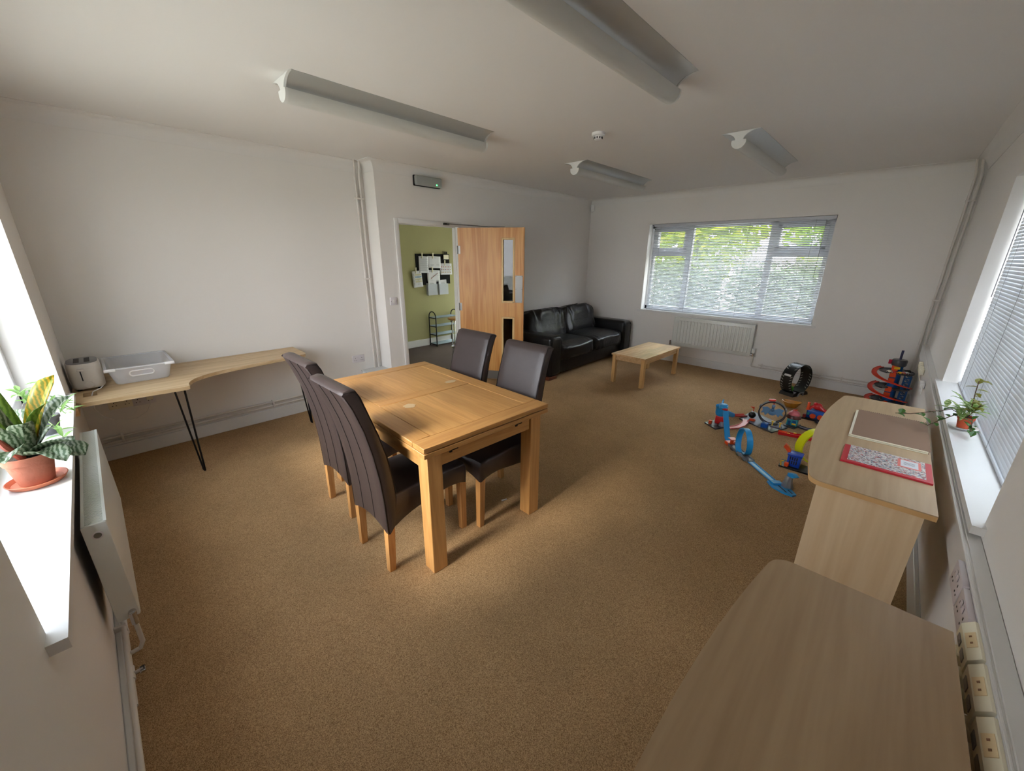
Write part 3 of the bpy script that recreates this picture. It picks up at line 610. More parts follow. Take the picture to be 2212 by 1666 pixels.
G().prism([(.058, 4.028), (.13, 4.028), (.13, 4.142), (.058, 4.142)], .700, .7035).build('hole_liner', plain('brown_board', c(150, 96, 52), .7), cdk)
for bx_, by, tops in ((.568, 3.925, [(.515, 3.925), (.572, 3.93), (.58, 4.0)]), (1.53, 4.30, [(1.46, 4.30), (1.53, 4.30), (1.53, 4.37)])):
    g = G(); g.box(min(p[0] for p in tops)-.02, max(p[0] for p in tops)+.02, min(p[1] for p in tops)-.02, max(p[1] for p in tops)+.02, .698, .703)
    for p in tops: g.tube([(p[0], p[1], .70), (bx_+(p[0]-bx_)*.15, by+(p[1]-by)*.15, .02), (bx_, by, .006)], .0062, 8)
    g.build('hairpin_leg', BLKSTEEL, cdk)
G().box(.002, .03, 3.86, 4.69, .655, .703).build('cleat', BIRCH, cdk)
G().box(.05, 1.5, W-.035, W-.006, .67, .703).build('cleat', PALE, cdk)
# toaster
tm = plain('toaster_beige', c(212, 205, 196), .3)
tt = thing('toaster', 'beige rounded two-slot toaster at the wall end of the crescent desk', 'toaster', (.098, 4.325, .73))
def sup(a, b, n=32, e=.62): return [(math.copysign(abs(cos(2*pi*k/n))**e, cos(2*pi*k/n))*a, math.copysign(abs(sin(2*pi*k/n))**e, sin(2*pi*k/n))*b) for k in range(n)]
G().loft([[(x*s, y*s, z) for x, y in sup(.086, .135)] for s, z in ((.94, .014), (.985, .02), (1, .04), (1, .16), (.985, .182), (.93, .192))]).build('body', tm, tt, world=False, ang=50)
G().loft([[(x*s, y*s, z) for x, y in sup(.078, .127)] for s, z in ((1, .188), (1, .194), (.96, .196))]).build('top_plate', GREYPL, tt, world=False)
for x in (-.026, .026): G().box(x-.014, x+.014, -.085, .085, .17, .1965).build('slot', HOLE, tt, world=False, smooth=False)
G().box(-.022, -.016, -.138, -.13, .075, .15).build('lever_slot', HOLE, tt, world=False)
G().box(-.034, .0, -.165, -.132, .148, .16, .004, 2).build('lever', tm, tt, world=False)
G().cyl((.004, -.131, .045), (.004, -.146, .045), .022, 24).build('dial', tm, tt, world=False)
for x in (-.05, .05):
    for y in (-.09, .09): G().cyl((x, y, 0), (x, y, .018), .012, 10).build('foot', BLACK, tt, world=False)
# storage box
BOXM = translucent('frosted_plastic', c(244, 246, 250), .5, .46, .3)
sb = thing('storage_box', 'frosted white plastic storage box with handle holes on the crescent desk', 'storage box', (.384, 4.42, .73))
def rr(a, b, r=.03, n=5): return [(sx*(a-r)+r*cos(q), sy*(b-r)+r*sin(q)) for sx, sy, q0 in ((1, 1, 0), (-1, 1, pi/2), (-1, -1, pi), (1, -1, 3*pi/2)) for q in [q0+pi/2*k/n for k in range(n+1)]]
secs = [[(x, y, z) for x, y in rr(a, b)] for a, b, z in ((.145, .20, .002), (.153, .21, .012), (.18, .245, .128), (.178, .243, .128), (.151, .208, .015), (.14, .195, .005))]
G().loft(secs).build('tub', BOXM, sb, world=False)
secs = [[(x, y, z) for x, y in rr(a, b, .02)] for a, b, z in ((.178, .243, .124), (.192, .262, .124), (.194, .264, .132), (.178, .243, .132))]
rim = G().loft(secs+[secs[0]], cap=False).build('rim', translucent('rim_white', c(238, 240, 244), .3, .1), sb, world=False)
for sy in (-1, 1):
    g = G(); g.tube([(.048*math.copysign(1, cos(k*pi/12))+.02*cos(k*pi/12), sy*(.2335+.018*sin(k*pi/12)*.3+.001), .078+.02*sin(k*pi/12)) for k in range(24)], .0045, 6, closed=True); g.build('handle_ring', GLOSSW, sb, world=False)
for sx in (-1, 1): G().box(sx*.165-.03, sx*.165+.03, -.272, -.25, .116, .136, .004).build('clip', GLOSSW, sb, world=False)
it = thing('toy_figure', 'small orange and pink toy lying inside the frosted storage box', 'toy', (.33, 4.40, .737)); G().ell((0, 0, .03), (.045, .03, .03), .8).build('body', PL('peach', 222, 160, 120), it, world=False); G().ell((.05, .02, .022), (.025, .025, .022), .9).build('head', PL('peach2', 226, 150, 110), it, world=False)
it = thing('toy_figure', 'small mauve toy cup lying inside the frosted storage box', 'toy', (.43, 4.42, .737)); G().lathe([(.02, 0), (.03, .005), (.034, .05), (.030, .05), (.026, .008)], 0, 0, 16).build('body', PL('mauve', 190, 150, 170), it, world=False); G().tube([(.032, 0, .042), (.05, 0, .035), (.048, 0, .015), (.03, 0, .012)], .004, 6).build('handle', PL('mauve2', 190, 150, 170), it, world=False)
# ---------------------------------------------------------------- sockets and switches (local: plate in xz, facing -y)
def socket(label, loc, rz, w=.148, h=.086, mat=PLATE, gangs=2, name='double_socket', group='white double sockets', raised=.01):
    t = thing(name, label, 'socket', loc, rz, group)
    G().box(-w/2, w/2, -raised, 0, -h/2, h/2, .003, 2).build('plate', mat, t, world=False)
    for k in range(gangs):
        x = (k-.5)*.062 if gangs == 2 else 0
        G().box(x*.45-.009, x*.45+.009, -raised-.004, -raised, .012, .034, .002, 1).build('switch', mat, t, world=False)
        g = G(); g.box(x-.003+x*.25, x+.003+x*.25, -raised-.0006, -raised+.001, .006, .015)
        for q in (-.011, .011): g.box(x*1.25+q-.0035, x*1.25+q+.0035, -raised-.0006, -raised+.001, -.017, -.012)
        g.build('pin_hole', HOLE, t, world=False, smooth=False)
    return t
socket('white double socket low on the wall by the stepped pipes', (2.278, W, .476), 0)
socket('white double socket under the crescent desk with a cable plugged in', (.362, W, .463), 0)
socket('cream double socket under the crescent desk beside the plugged-in one', (.218, W, .468), 0, mat=CREAM)
pg = thing('power_cable', 'white toaster cable and plug hanging under the crescent desk', 'cable', (.40, W-.03, .48))
G().box(.378, .424, W-.045, W-.011, .458, .505, .008, 2).build('plug', CREAM, pg)
G().tube([(.40, W-.03, .46), (.395, W-.03, .42), (.36, W-.03, .36), (.29, W-.04, .325), (.22, W-.05, .33), (.15, W-.10, .37), (.11, 4.45, .45), (.09, 4.15, .6), (.094, 4.09, .705), (.11, 4.10, .742), (.15, 4.17, .742), (.165, 4.22, .745)], .0032, 6).build('cord', GLOSSW, pg)
sw = thing('light_switch', 'white single light switch beside the door frame', 'light switch', (2.668, YD, 1.14)); G().box(-.044, .044, -.009, 0, -.044, .044, .003, 2).build('plate', PLATE, sw, world=False); G().box(-.011, .011, -.014, -.009, -.017, .017, .002, 1).build('rocker', GLOSSW, sw, world=False)
g = G(); [g.cyl((x, -.0098, 0), (x, -.0085, 0), .0035, 8) for x in (-.033, .033)]; g.build('screw', CHROME, sw, world=False)

# ---------------------------------------------------------------- radiators
rd = thing('radiator', 'white ribbed panel radiator under the venetian blind window', 'radiator', (L-.06, 2.143, .29))
y0, y1, z0, z1 = 1.575, 2.71, .29, .742; xf = L-.085
G().box(xf, xf+.012, y0, y1, z0, z1, .004, 2).box(xf+.012, xf+.045, y0+.012, y1-.012, z0+.01, z1-.004).build('panel', RADW, rd)
n = 22; me = None
for k in range(n):
    y = y0+.055+(y1-y0-.11)*k/(n-1)
    if me is None:
        o = G().loft([[(xf-.008*q, y-.017*s, z0+.045+e), (xf-.008*q, y+.017*s, z0+.045+e), (xf-.008*q, y+.017*s, z1-.045-e), (xf-.008*q, y-.017*s, z1-.045-e)] for q, s, e in ((-.3, 1, 0), (0, 1, 0), (1, .7, .006))]).build('flute', RADW, rd); me = o.data; oy = y
    else:
        o2 = bpy.data.objects.new('flute', me); COL.objects.link(o2); o2.parent = rd; o2.location = (0, y-oy, 0)
G().box(xf-.004, xf+.05, y0-.006, y0+.006, z0+.01, z1, .003, 1).box(xf-.004, xf+.05, y1-.006, y1+.006, z0+.01, z1, .003, 1).box(xf-.002, xf+.05, y0, y1, z1-.004, z1+.004, .002, 1).build('casing', RADW, rd)
G().cyl((xf+.02, y0-.001, z0+.03), (xf+.02, y0-.035, z0+.03), .011, 10).cyl((xf+.02, y0-.035, z0+.005), (xf+.02, y0-.035, z0+.05), .013, 10).build('valve', CHROME, rd)
G().lathe([(.016, 0), (.021, .01), (.021, .055), (.017, .075)], xf+.02, y0-.035, 16, Matrix.Translation((0, 0, z0+.05))).build('thermostat_head', GLOSSW, rd)
G().cyl((xf+.02, y1+.001, z0+.03), (xf+.02, y1+.03, z0+.03), .011, 10).cyl((xf+.02, y1+.03, z0), (xf+.02, y1+.03, z0+.07), .012, 10).build('valve', CHROME, rd)
rc = thing('radiator', 'white convector radiator with top grille under the unblinded window', 'radiator', (.07, 2.78, .24))
y0, y1, z0, z1, xb, xf = 2.20, 3.36, .243, .695, .034, .101
G().box(xf-.010, xf, y0+.004, y1-.004, z0, z1, .006, 3).build('front_panel', RADW, rc)
G().box(xb, xb+.010, y0+.004, y1-.004, z0, z1-.01, .004, 2).box(xb+.010, xf-.010, y0+.01, y1-.01, z0+.02, z1-.03).build('back_panel', RADDARK, rc)
ep = G().box(xb-.002, xf-.001, y0-.004, y0+.006, z0+.004, z1+.001, .004, 2).build('end_panel', RADW, rc)
G().box(xb-.002, xf-.001, y1-.006, y1+.004, z0+.004, z1+.001, .004, 2).build('end_panel', RADW, rc)
G().lathe([(.016, 0), (.016, .003), (.0125, .004), (.0125, .001)], 0, 0, 20, Matrix.Translation(((xb+xf)/2, y0-.004, z1-.045)) @ Matrix.Rotation(pi/2, 4, 'X')).build('air_cap', PLATE, ep); G().cyl(((xb+xf)/2, y0-.005, z1-.045), ((xb+xf)/2, y0-.0065, z1-.045), .011, 16).build('air_plug', STEEL, ep)
g = G(); g.box(xb, xb+.009, y0, y1, z1-.004, z1+.003).box(xf-.009, xf, y0, y1, z1-.004, z1+.003); nb_ = 118
for k in range(nb_): yy = y0+(y1-y0)*(k+.5)/nb_; g.box(xb+.008, xf-.008, yy-.0028, yy+.0028, z1-.004, z1+.0015)
g.build('top_grille', RADW, rc, smooth=False)
xv = (xb+xf)/2+.012
G().cyl((xv, y0-.004, z0+.03), (xv, y0-.022, z0+.03), .013, 12).cyl((xv, y0-.022, z0+.04), (xv, y0-.022, z0-.015), .012, 10).build('valve', CHROME, rc)
G().tube([(xv, y0-.022, z0-.012), (xv, y0-.022, .13), (xv-.012, y0-.022, .105), (.03, y0-.022, .10)], .0085, 10).build('tail_pipe', PIPE, rc)
dv = thing('drain_valve', 'small chrome drain valve on the pipe below the convector radiator', 'valve', (.04, 2.06, .1)); G().cyl((.03, 2.10, .10), (.03, 2.03, .10), .012, 10).build('body', PIPE, dv); G().cyl((.03, 2.06, .10), (.065, 2.06, .10), .008, 8).box(.055, .072, 2.045, 2.075, .094, .106, .002, 1).build('tap', CHROME, dv)
def pipes(label, runs, r=.0105, clips=(), group='painted heating pipes'):
    t = thing('heating_pipe', label, 'pipe', tuple(sum((Vector(p) for p in runs[0]), Vector())/len(runs[0])), 0, group)
    for run in runs: G().tube(run, r, 10).build('pipe', PIPE, t)
    for a_ in clips: G().box(*a_, .002, 1).build('clip', PIPE, t)
def rise(x, y, dx, dy, z0): return [(x, y, z0), (x, y, H-.16), (x+dx*.1, y+dy*.1, H-.14), (x+dx*.85, y+dy*.85, H-.03), (x+dx, y+dy, H+.01)]
pipes('pair of painted pipes running low along the wall under the crescent desk', [[(.03, W-.034, .155), (2.32, W-.034, .155)], [(.03, W-.034, .196), (2.32, W-.034, .196)]], clips=[(x, x+.016, W-.046, W, .14, .212) for x in (.16, 1.30)])
pipes('pair of painted pipes rising to the ceiling at the stepped wall', [rise(2.462, W-.028, -.03, -.075, .336), rise(2.513, W-.028, -.03, -.075, .336)], clips=[(2.444, 2.531, W-.040, W, z, z+.018) for z in (1.38, 2.22)])
pipes('pair of painted pipes rising in the corner by the spiral toy tower', [rise(L-.03, -.078, -.07, .03, .16), rise(L-.03, -.120, -.07, .03, .16)], clips=[(L-.042, L, -.136, -.064, z, z+.018) for z in (1.2, 2.2)])
pipes('pair of painted pipes running low below the ribbed radiator', [[(L-.034, -.05, .145), (L-.034, 1.535, .145), (L-.05, 1.542, .16), (L-.06, 1.542, .30)], [(L-.034, -.05, .18), (L-.034, 1.45, .18)]], .0085, [(L-.046, L, y, y+.016, .132, .196) for y in (.5, 1.40)])
pipes('painted pipe running along the skirting below the convector radiator', [[(.03, 1.9, .10), (.03, 3.5, .10)], [(.03, 1.2, .128), (.03, 3.5, .128)]], .0085, [(0, .04, 2.32, 2.336, .085, .14)])
bxg = thing('pipe_boxing', 'white low pipe box with grey lid in the corner of the stepped wall', 'box', (2.43, 4.6, 0)); G().box(2.31, XN, 4.51, W, 0, .32).build('body', GLOSSW, bxg); G().box(2.295, XN, 4.495, W, .32, .335, .003, 1).build('lid', plain('grey_lid', c(206, 206, 204), .4), bxg)

# ---------------------------------------------------------------- ceiling things
def lamp(label, x, y):
    t = thing('ceiling_light', label, 'ceiling light', (x, y, H), 0, 'long batten ceiling lights'); hl = .76
    for s in (-1, 1):
        arc = [(s*(.14-.115*sin(k*pi/16)), -.002-.062*(1-cos(k*pi/16))) for k in range(9)]
        poly = arc+[(x_, z_+.004) for x_, z_ in arc[::-1]]
        G().loft([[(q, a_, b_) for a_, b_ in poly] for q in (-hl+.012, hl-.012)]).build('reflector', REFL, t, world=False)
    G().box(-hl+.012, hl-.012, -.022, .022, -.066, 0).build('spine', LAMPW, t, world=False)
    u = [(-.048, -.062)]+[(-.050*cos(k*pi/12)*(1 if 0 < k < 12 else 1), -.075-.05*sin(k*pi/12)) for k in range(0, 13)]+[(.048, -.062)]
    G().loft([[(q, a_, b_) for a_, b_ in u] for q in (-hl+.008, hl-.008)]).build('diffuser', DIFF, t, world=False, ang=50)
    wing = [(.14-.112*sin(k*pi/16), -.003-.064*(1-cos(k*pi/16))) for k in range(9)]
    for s in (-1, 1):
        pl = [(a_, b_) for a_, b_ in wing]+[(-a_, b_) for a_, b_ in wing[::-1]]
        ec = G().prism(pl, min(s*hl, s*(hl-.014)), max(s*hl, s*(hl-.014)), 'x').prism([(a_*1.06, b_) for a_, b_ in u], min(s*(hl+.003), s*(hl-.014)), max(s*(hl+.003), s*(hl-.014)), 'x', bev=.002, seg=1).build('end_cap', LAMPW, t, world=False)
    return t
l1 = lamp('long white batten light on the ceiling over the chairs nearest the crescent desk', 2.0, 2.98)
dup(l1, (1.985, 1.402, H), None, 'long white batten light on the ceiling over the latch end of the dining table'); dup(l1, (4.79, 1.402, H), None, 'long white batten light on the ceiling over the toy tracks'); dup(l1, (4.79, 2.96, H), None, 'long white batten light on the ceiling over the coffee table')
sd = thing('smoke_detector', 'round white smoke detector on the ceiling between the lights', 'smoke detector', (3.335, 2.247, H))
G().lathe([(.052, 0), (.052, -.018), (.046, -.024)], 0, 0, 28).build('base', GLOSSW, sd, world=False); G().lathe([(.036, -.024), (.034, -.03), (.030, -.048), (.018, -.054)], 0, 0, 24).build('head', GLOSSW, sd, world=False)
g = G(); [g.box(-.004, .004, .030, .036, -.044, -.030, 0, 1, Matrix.Rotation(k*pi/5, 4, 'Z')) for k in range(10)]; g.build('vent', HOLE, sd, world=False)
em = thing('emergency_light', 'grey emergency bulkhead light with a green dot above the doorway', 'emergency light', (3.22, YD, 2.455))
G().box(-.185, .185, -.022, 0, -.056, .056, .012, 3).build('base', DARKM, em, world=False); G().box(-.178, .178, -.066, -.02, -.05, .05, .014, 3).build('diffuser', translucent('bulkhead_diffuser', c(190, 194, 192), .3), em, world=False)
G().cyl((.10, -.068, -.028), (.10, -.064, -.028), .007, 10).build('indicator', emit('green_led', (.05, .9, .15, 1), 4), em, world=False)
pi_ = thing('motion_sensor', 'small white motion sensor in the corner above the sofa', 'motion sensor', (L-.045, 4.41, 2.39), radians(45))
G().box(-.03, .03, -.025, .025, 0, .12, .012, 3).build('body', GLOSSW, pi_, world=False); G().ell((-.0, -.024, .045), (.022, .014, .03), .7).build('lens', PLATE, pi_, world=False)

# ---------------------------------------------------------------- maple desks
def bow(label, x0, x1):
    t = thing('bow_front_desk', label, 'desk', ((x0+x1)/2, .17, 0), 0, 'bow fronted maple desks'); xc, h = (x0+x1)/2, (x1-x0)/2; Y = lambda x: .345+.065*(1-((x-xc)/h)**2); yb = -.048
    r = .05
    poly = [(x0, yb), (x0, Y(x0)-r)]+[(x0+r-r*cos(q*pi/12), Y(x0)-r+(r+.006)*sin(q*pi/12)) for q in range(1, 6)]+[(x0+r+(2*h-2*r)*k/24, Y(x0+r+(2*h-2*r)*k/24)) for k in range(25)]+[(x1-r+r*sin(q*pi/12), Y(x1)-r+(r+.006)*cos(q*pi/12)) for q in range(1, 6)]+[(x1, Y(x1)-r), (x1, yb)]
    G().prism([(x, y) for x, y in poly], .7255, .73).build('top_laminate', MAPLE, t, smooth=False)
    G().prism([(x, y) for x, y in poly], .705, .7255, bev=.002, seg=1).build('edge_band', MAPLE_EDGE, t)
    for x in (x0+.012, x1-.034): G().box(x, x+.022, yb+.03, .318, 0, .705).build('end_panel', MAPLEZ, t, smooth=False)
    G().box(x0+.034, x1-.034, .10, .118, .30, .705).build('modesty_panel', MAPLEZ, t, smooth=False)
    return t
bow('bow-fronted maple desk carrying the brown folder and red picture book', 2.238, 3.758); bow('bare bow-fronted maple desk in front of the cream plug row', .075, 1.585)
fd = thing('folder', 'large brown card folder with cream pages on the maple desk', 'folder', (3.15, .11, .73))
for dx, z, m in ((0, 0, 0), (.004, .007, 1)):
    G().box(2.905+dx, 3.40+dx, -.042, .262, .73+z, .7315+z).build('cover', plain('brown_card', c(142, 112, 90), .8), fd, smooth=False); G().box(2.900+dx, 3.39+dx, -.038, .266, .7315+z, .736+z).build('pages', CREAM, fd, smooth=False)
G().box(2.909, 3.404, -.046, .255, .743, .7445).build('cover', plain('brown_card', c(142, 112, 90), .75), fd, smooth=False)
g = G(); [g.tube([(3.40, -.04+k*.0095, .738+.0075*cos(q*pi/3)) if 0 else (3.402+.006*sin(q*pi/3), -.04+k*.0095, .739+.007*cos(q*pi/3)) for q in range(7)], .0012, 4) for k in range(31)]; g.build('spiral_binding', DARKM, fd)
m, n_, p = new_mat('crowd_print'); vv = n_.nodes.new('ShaderNodeTexVoronoi'); vv.inputs['Scale'].default_value = 260; tcx = n_.nodes.new('ShaderNodeTexCoord'); mp = n_.nodes.new('ShaderNodeMapping'); mp.inputs['Scale'].default_value = (1, .6, 1); n_.links.new(tcx.outputs['Object'], mp.inputs[0]); n_.links.new(mp.outputs[0], vv.inputs['Vector'])
rp = n_.nodes.new('ShaderNodeValToRGB'); rp.color_ramp.interpolation = 'CONSTANT'; els = rp.color_ramp.elements; els[0].color = c(214, 208, 204); els[1].position = .42; els[1].color = c(140, 128, 130)
for ps, cc in ((.55, c(190, 84, 84)), (.64, c(222, 216, 212)), (.75, c(110, 130, 160)), (.84, c(150, 120, 90)), (.92, c(70, 66, 74))): e = els.new(ps); e.color = cc
sx_ = n_.nodes.new('ShaderNodeSeparateColor'); n_.links.new(vv.outputs['Color'], sx_.inputs[0]); n_.links.new(sx_.outputs[0], rp.inputs[0]); n_.links.new(rp.outputs[0], p.inputs['Base Color']); p.inputs['Roughness'].default_value = .35; CROWD = m
REDC = plain('red_cover', c(196, 42, 56), .35)
rb = thing('picture_book', 'thin red picture book with a busy printed cover on the maple desk', 'book', (2.636, .11, .73))
G().box(2.522, 2.75, -.043, .267, .73, .739, .001, 1).build('cover', REDC, rb); G().box(2.524, 2.748, -.040, .264, .7315, .7375).build('pages', PAPER, rb, smooth=False)
G().box(2.545, 2.752, -.022, .244, .7388, .7394).build('cover_print', CROWD, rb, smooth=False)
G().box(2.626, 2.726, -.008, .07, .7392, .7397).build('label_border', SALMON, rb, smooth=False); G().box(2.637, 2.718, .001, .06, .7395, .74).build('title_panel', PAPER, rb, smooth=False)
g = G(); [g.box(2.665+k*.012, 2.668+k*.012, .012, .05, .7399, .7402) for k in range(3)]; g.build('print', INK, rb, smooth=False)
# ---------------------------------------------------------------- trunking and plugs on the near wall
tr = thing('cable_trunking', 'white cable trunking along the wall behind the maple desks', 'trunking', (3.2, D+.03, .56))
G().box(.0, L-.12, D, D+.038, .565, .727, .003, 1).build('body', GLOSSW, tr); G().box(.0, L-.12, D+.0395, D+.048, .60, .727, .003, 1).box(.0, L-.12, D+.036, D+.05, .712, .7255, .002, 1).build('cover', GLOSSW, tr)
yf = D+.05
LILAC = plain('lilac_plastic', c(214, 204, 208), .35)
for k, x in enumerate((1.92, 1.762)): socket('lilac-white double socket on the trunking %s the bare maple desk' % ('farther from' if k == 0 else 'next to the cream plugs by'), (x, yf, .678), pi, .15, .082, LILAC, 2, group='trunking sockets', raised=.016)
socket('lilac-white double socket on the trunking at the end of the cream plug row', (.98, yf, .678), pi, .15, .082, LILAC, 2, group='trunking sockets', raised=.016)
for k in range(4):
    x = 1.605-k*.158
    t = thing('angled_socket', 'cream angled socket block in the row on the trunking', 'socket', (x, yf, .655), pi, 'cream socket blocks on the trunking')
    G().prism([(0, -.012), (0, .07), (-.006, .071), (-.026, .05), (-.026, .012), (-.014, -.012)], -.072, .072, 'x', bev=.003, seg=1).build('body', CREAM, t, world=False, ang=25)
    Ms = Matrix.Translation((0, -.0163, .0612)) @ Matrix.Rotation(radians(46.5), 4, 'X')
    G().box(-.028, .028, -.011, .011, -.0006, .0008, 0, 1, Ms).build('print_patch', plain('cream_label', c(240, 216, 172), .5), t, world=False)
    g = G(); [g.box(q-.003, q+.003, -.0028, .0028, .0008, .0014, 0, 1, Ms) for q in (-.012, .012)]; g.build('mark', plain('tan_print', c(150, 108, 76), .6), t, world=False)
    [G().box(q-.02, q+.02, -.028, -.026, .018, .036, .001, 1).build('switch', GREYPL, t, world=False) for q in (-.03, .03)]
    [G().box(q-.021, q+.021, -.026, -.002, -.05, -.012, .004, 1).build('plug_body', CREAM, t, world=False) for q in (-.041, .041)]
for k in range(5):
    t = thing('plug', 'cream plug in the row on the trunking beside the spiral toy tower', 'plug', (5.72-k*.09, yf, .655), pi, 'cream plugs near the toy tower'); G().box(-.022, .022, -.03, 0, -.025, .028, .006, 2).build('body', CREAM, t, world=False); G().tube([(0, -.018, -.02), (.004, -.02, -.05), (.0, -.008, -.085)], .004, 6).build('cord', CREAM, t, world=False)
t = thing('power_adapter', 'long white power adapter on the trunking beside the spiral toy tower', 'power adapter', (4.95, yf, .60), pi); G().box(-.06, .06, -.032, 0, 0, .05, .008, 2).build('body', GLOSSW, t, world=False); G().tube([(.06, -.015, .02), (.1, -.015, .0), (.12, -.012, -.035)], .003, 6).build('cord', GLOSSW, t, world=False)
# ---------------------------------------------------------------- plants
def leaf_rows(base, az, el, ln, wd, bend, n=8, fold=.25, tip=.75, twist=0):
    p = Vector(base); rows = []; az, el, bend = radians(az), radians(el), radians(bend)
    for i in range(n+1):
        t = i/n; e = el-bend*t*t; d = Vector((cos(e)*cos(az), cos(e)*sin(az), sin(e))); sd_ = Vector((-sin(az), cos(az), 0)); up = sd_.cross(d)*-1
        if twist: sd_ = (sd_*cos(twist*t)+up*sin(twist*t)).normalized()
        w = wd*(.45+.55*min(1, t*3))*max(.02, (1-max(0, (t-tip)/(1-tip))**2)**.5) if tip < 1 else wd*max(.03, sin(pi*min(.97, t+.03)))
        rows.append([p+sd_*w*.5*k/2+up*abs(k/2)*w*fold for k in (-2, -1, 0, 1, 2)]); p = p+d*(ln/n)
    return rows
def banded(name, a, b, edge=None):
    m, n, p = new_mat(name); t = n.nodes.new('ShaderNodeTexCoord'); w = n.nodes.new('ShaderNodeTexWave'); w.inputs['Scale'].default_value = 24; w.inputs['Distortion'].default_value = 5; w.inputs['Detail'].default_value = 3; w.inputs['Detail Scale'].default_value = 2
    r = n.nodes.new('ShaderNodeValToRGB'); r.color_ramp.elements[0].position = .25; r.color_ramp.elements[1].position = .8; r.color_ramp.elements[0].color = a; r.color_ramp.elements[1].color = b
    n.links.new(t.outputs['Object'], w.inputs[0]); n.links.new(w.outputs[0], r.inputs[0]); n.links.new(r.outputs[0], p.inputs['Base Color']); p.inputs['Roughness'].default_value = .38
    tr_ = n.nodes.new('ShaderNodeBsdfTranslucent'); n.links.new(r.outputs[0], tr_.inputs[0]); x = n.nodes.new('ShaderNodeMixShader'); x.inputs[0].default_value = .3; n.links.new(p.outputs[0], x.inputs[1]); n.links.new(tr_.outputs[0], x.inputs[2]); n.links.new(x.outputs[0], n.nodes['Material Output'].inputs[0]); return m
LEAFB = banded('bromeliad_leaf', c(84, 108, 74), c(176, 188, 164)); LEAFG = banded('bromeliad_fresh', c(84, 116, 30), c(118, 146, 52)); LEAFY = banded('bromeliad_yellowing', c(120, 132, 30), c(196, 160, 40))
PALEG = translucent('pale_leaf', c(140, 178, 104), .35); VARIEG = banded('variegated_leaf', c(120, 158, 76), c(196, 210, 150)); IVY = translucent('ivy_leaf', c(70, 112, 48), .3); IVYO = translucent('ivy_olive_leaf', c(130, 128, 46), .35); STEM = plain('brown_stem', c(96, 72, 56), .8)
pt = (-.052, 2.49, CZ0)
sc = G().lathe([(.058, 0), (.072, .004), (.083, .02), (.080, .021), (.069, .008), (.02, .006)], *pt[:2], 32, Matrix.Translation((0, 0, CZ0))).build('plant_saucer', plain('saucer_clay', c(206, 122, 90), .6), label='round terracotta saucer under the bromeliad on the sunny sill', cat='saucer')
bp = thing('potted_bromeliad', 'terracotta pot of broad silver-banded leaves on the sunny window sill', 'plant', (pt[0], pt[1], CZ0+.008))
G().lathe([(.044, 0), (.047, .002), (.063, .088), (.068, .09), (.071, .118), (.066, .118), (.063, .104)], 0, 0, 32).build('pot', TERRA, bp, world=False)
G().lathe([(.064, .104), (.03, .108), (.003, .109)], 0, 0, 20).build('soil', SOIL, bp, world=False)
for az, el, ln, wd, bd, m, tw in [(-34, 8, .165, .075, 50, LEAFB, .2), (38, 70, .31, .05, 30, LEAFY, .5), (20, 62, .24, .062, 36, LEAFB, .2), (60, 44, .14, .05, 60, LEAFB, 0), (-40, 30, .17, .06, 40, LEAFB, -.3), (-62, 24, .22, .062, 75, LEAFB, 0), (-95, 36, .24, .066, 70, LEAFB, .2), (120, 72, .33, .062, 26, LEAFG, 0), (150, 78, .31, .06, 14, LEAFB, .2), (-150, 76, .29, .06, 20, LEAFG, 0), (-120, 62, .28, .06, 50, LEAFB, 0), (92, 54, .22, .05, 50, LEAFB, 0), (-30, 74, .22, .056, 30, LEAFG, .2), (-75, 66, .20, .055, 44, LEAFB, 0), (15, 14, .115, .045, 30, LEAFB, 0), (80, 20, .17, .05, 50, LEAFB, 0)]:
    a_ = radians(az); G().grid(leaf_rows((.018*cos(a_), .018*sin(a_), .108), az, el, ln, wd*1.2, bd, 9, .22, .72, tw)).build('leaf', m, bp, world=False, flip=False, solid=.0012)
G().tube([(-.01, -.03, .11), (-.035, -.055, .18), (-.05, -.075, .25)], [.012, .011, .004], 8).build('rolled_leaf', PL('rust_leaf', 150, 70, 54, .45), bp, world=False)
def sprig_plant(t, base, stems, leafmat, ln, wd, per=7, star=True):
    rnd = random.Random(5)
    for st in stems:
        G().tube([Vector(base)+Vector(p) for p in st], .0022, 6).build('stem', STEM if not star else PALEG, t, world=False)
        pts = [Vector(base)+Vector(p) for p in st]
        for k in range(per):
            u = .35+.65*k/(per-1); f_ = u*(len(pts)-1); i = min(int(f_), len(pts)-2); q = pts[i].lerp(pts[i+1], f_-i)
            m = leafmat if not isinstance(leafmat, list) else rnd.choice(leafmat)
            G().grid(leaf_rows(q, rnd.uniform(0, 360), rnd.uniform(-10, 60), ln*rnd.uniform(.7, 1.2), wd*rnd.uniform(.8, 1.1), rnd.uniform(10, 60), 4, .18, 1)).build('leaf', m, t, world=False, flip=False)
sp_ = thing('trailing_plant', 'small pale green trailing plant behind the bromeliad on the sill', 'plant', (-.045, 3.12, CZ0))
G().lathe([(.038, 0), (.052, .075), (.056, .076), (.056, .09), (.05, .09), (.048, .07)], 0, 0, 24).build('pot', plain('grey_pot', c(112, 112, 118), .6), sp_, world=False); G().lathe([(.048, .075), (.003, .078)], 0, 0, 16).build('soil', SOIL, sp_, world=False)
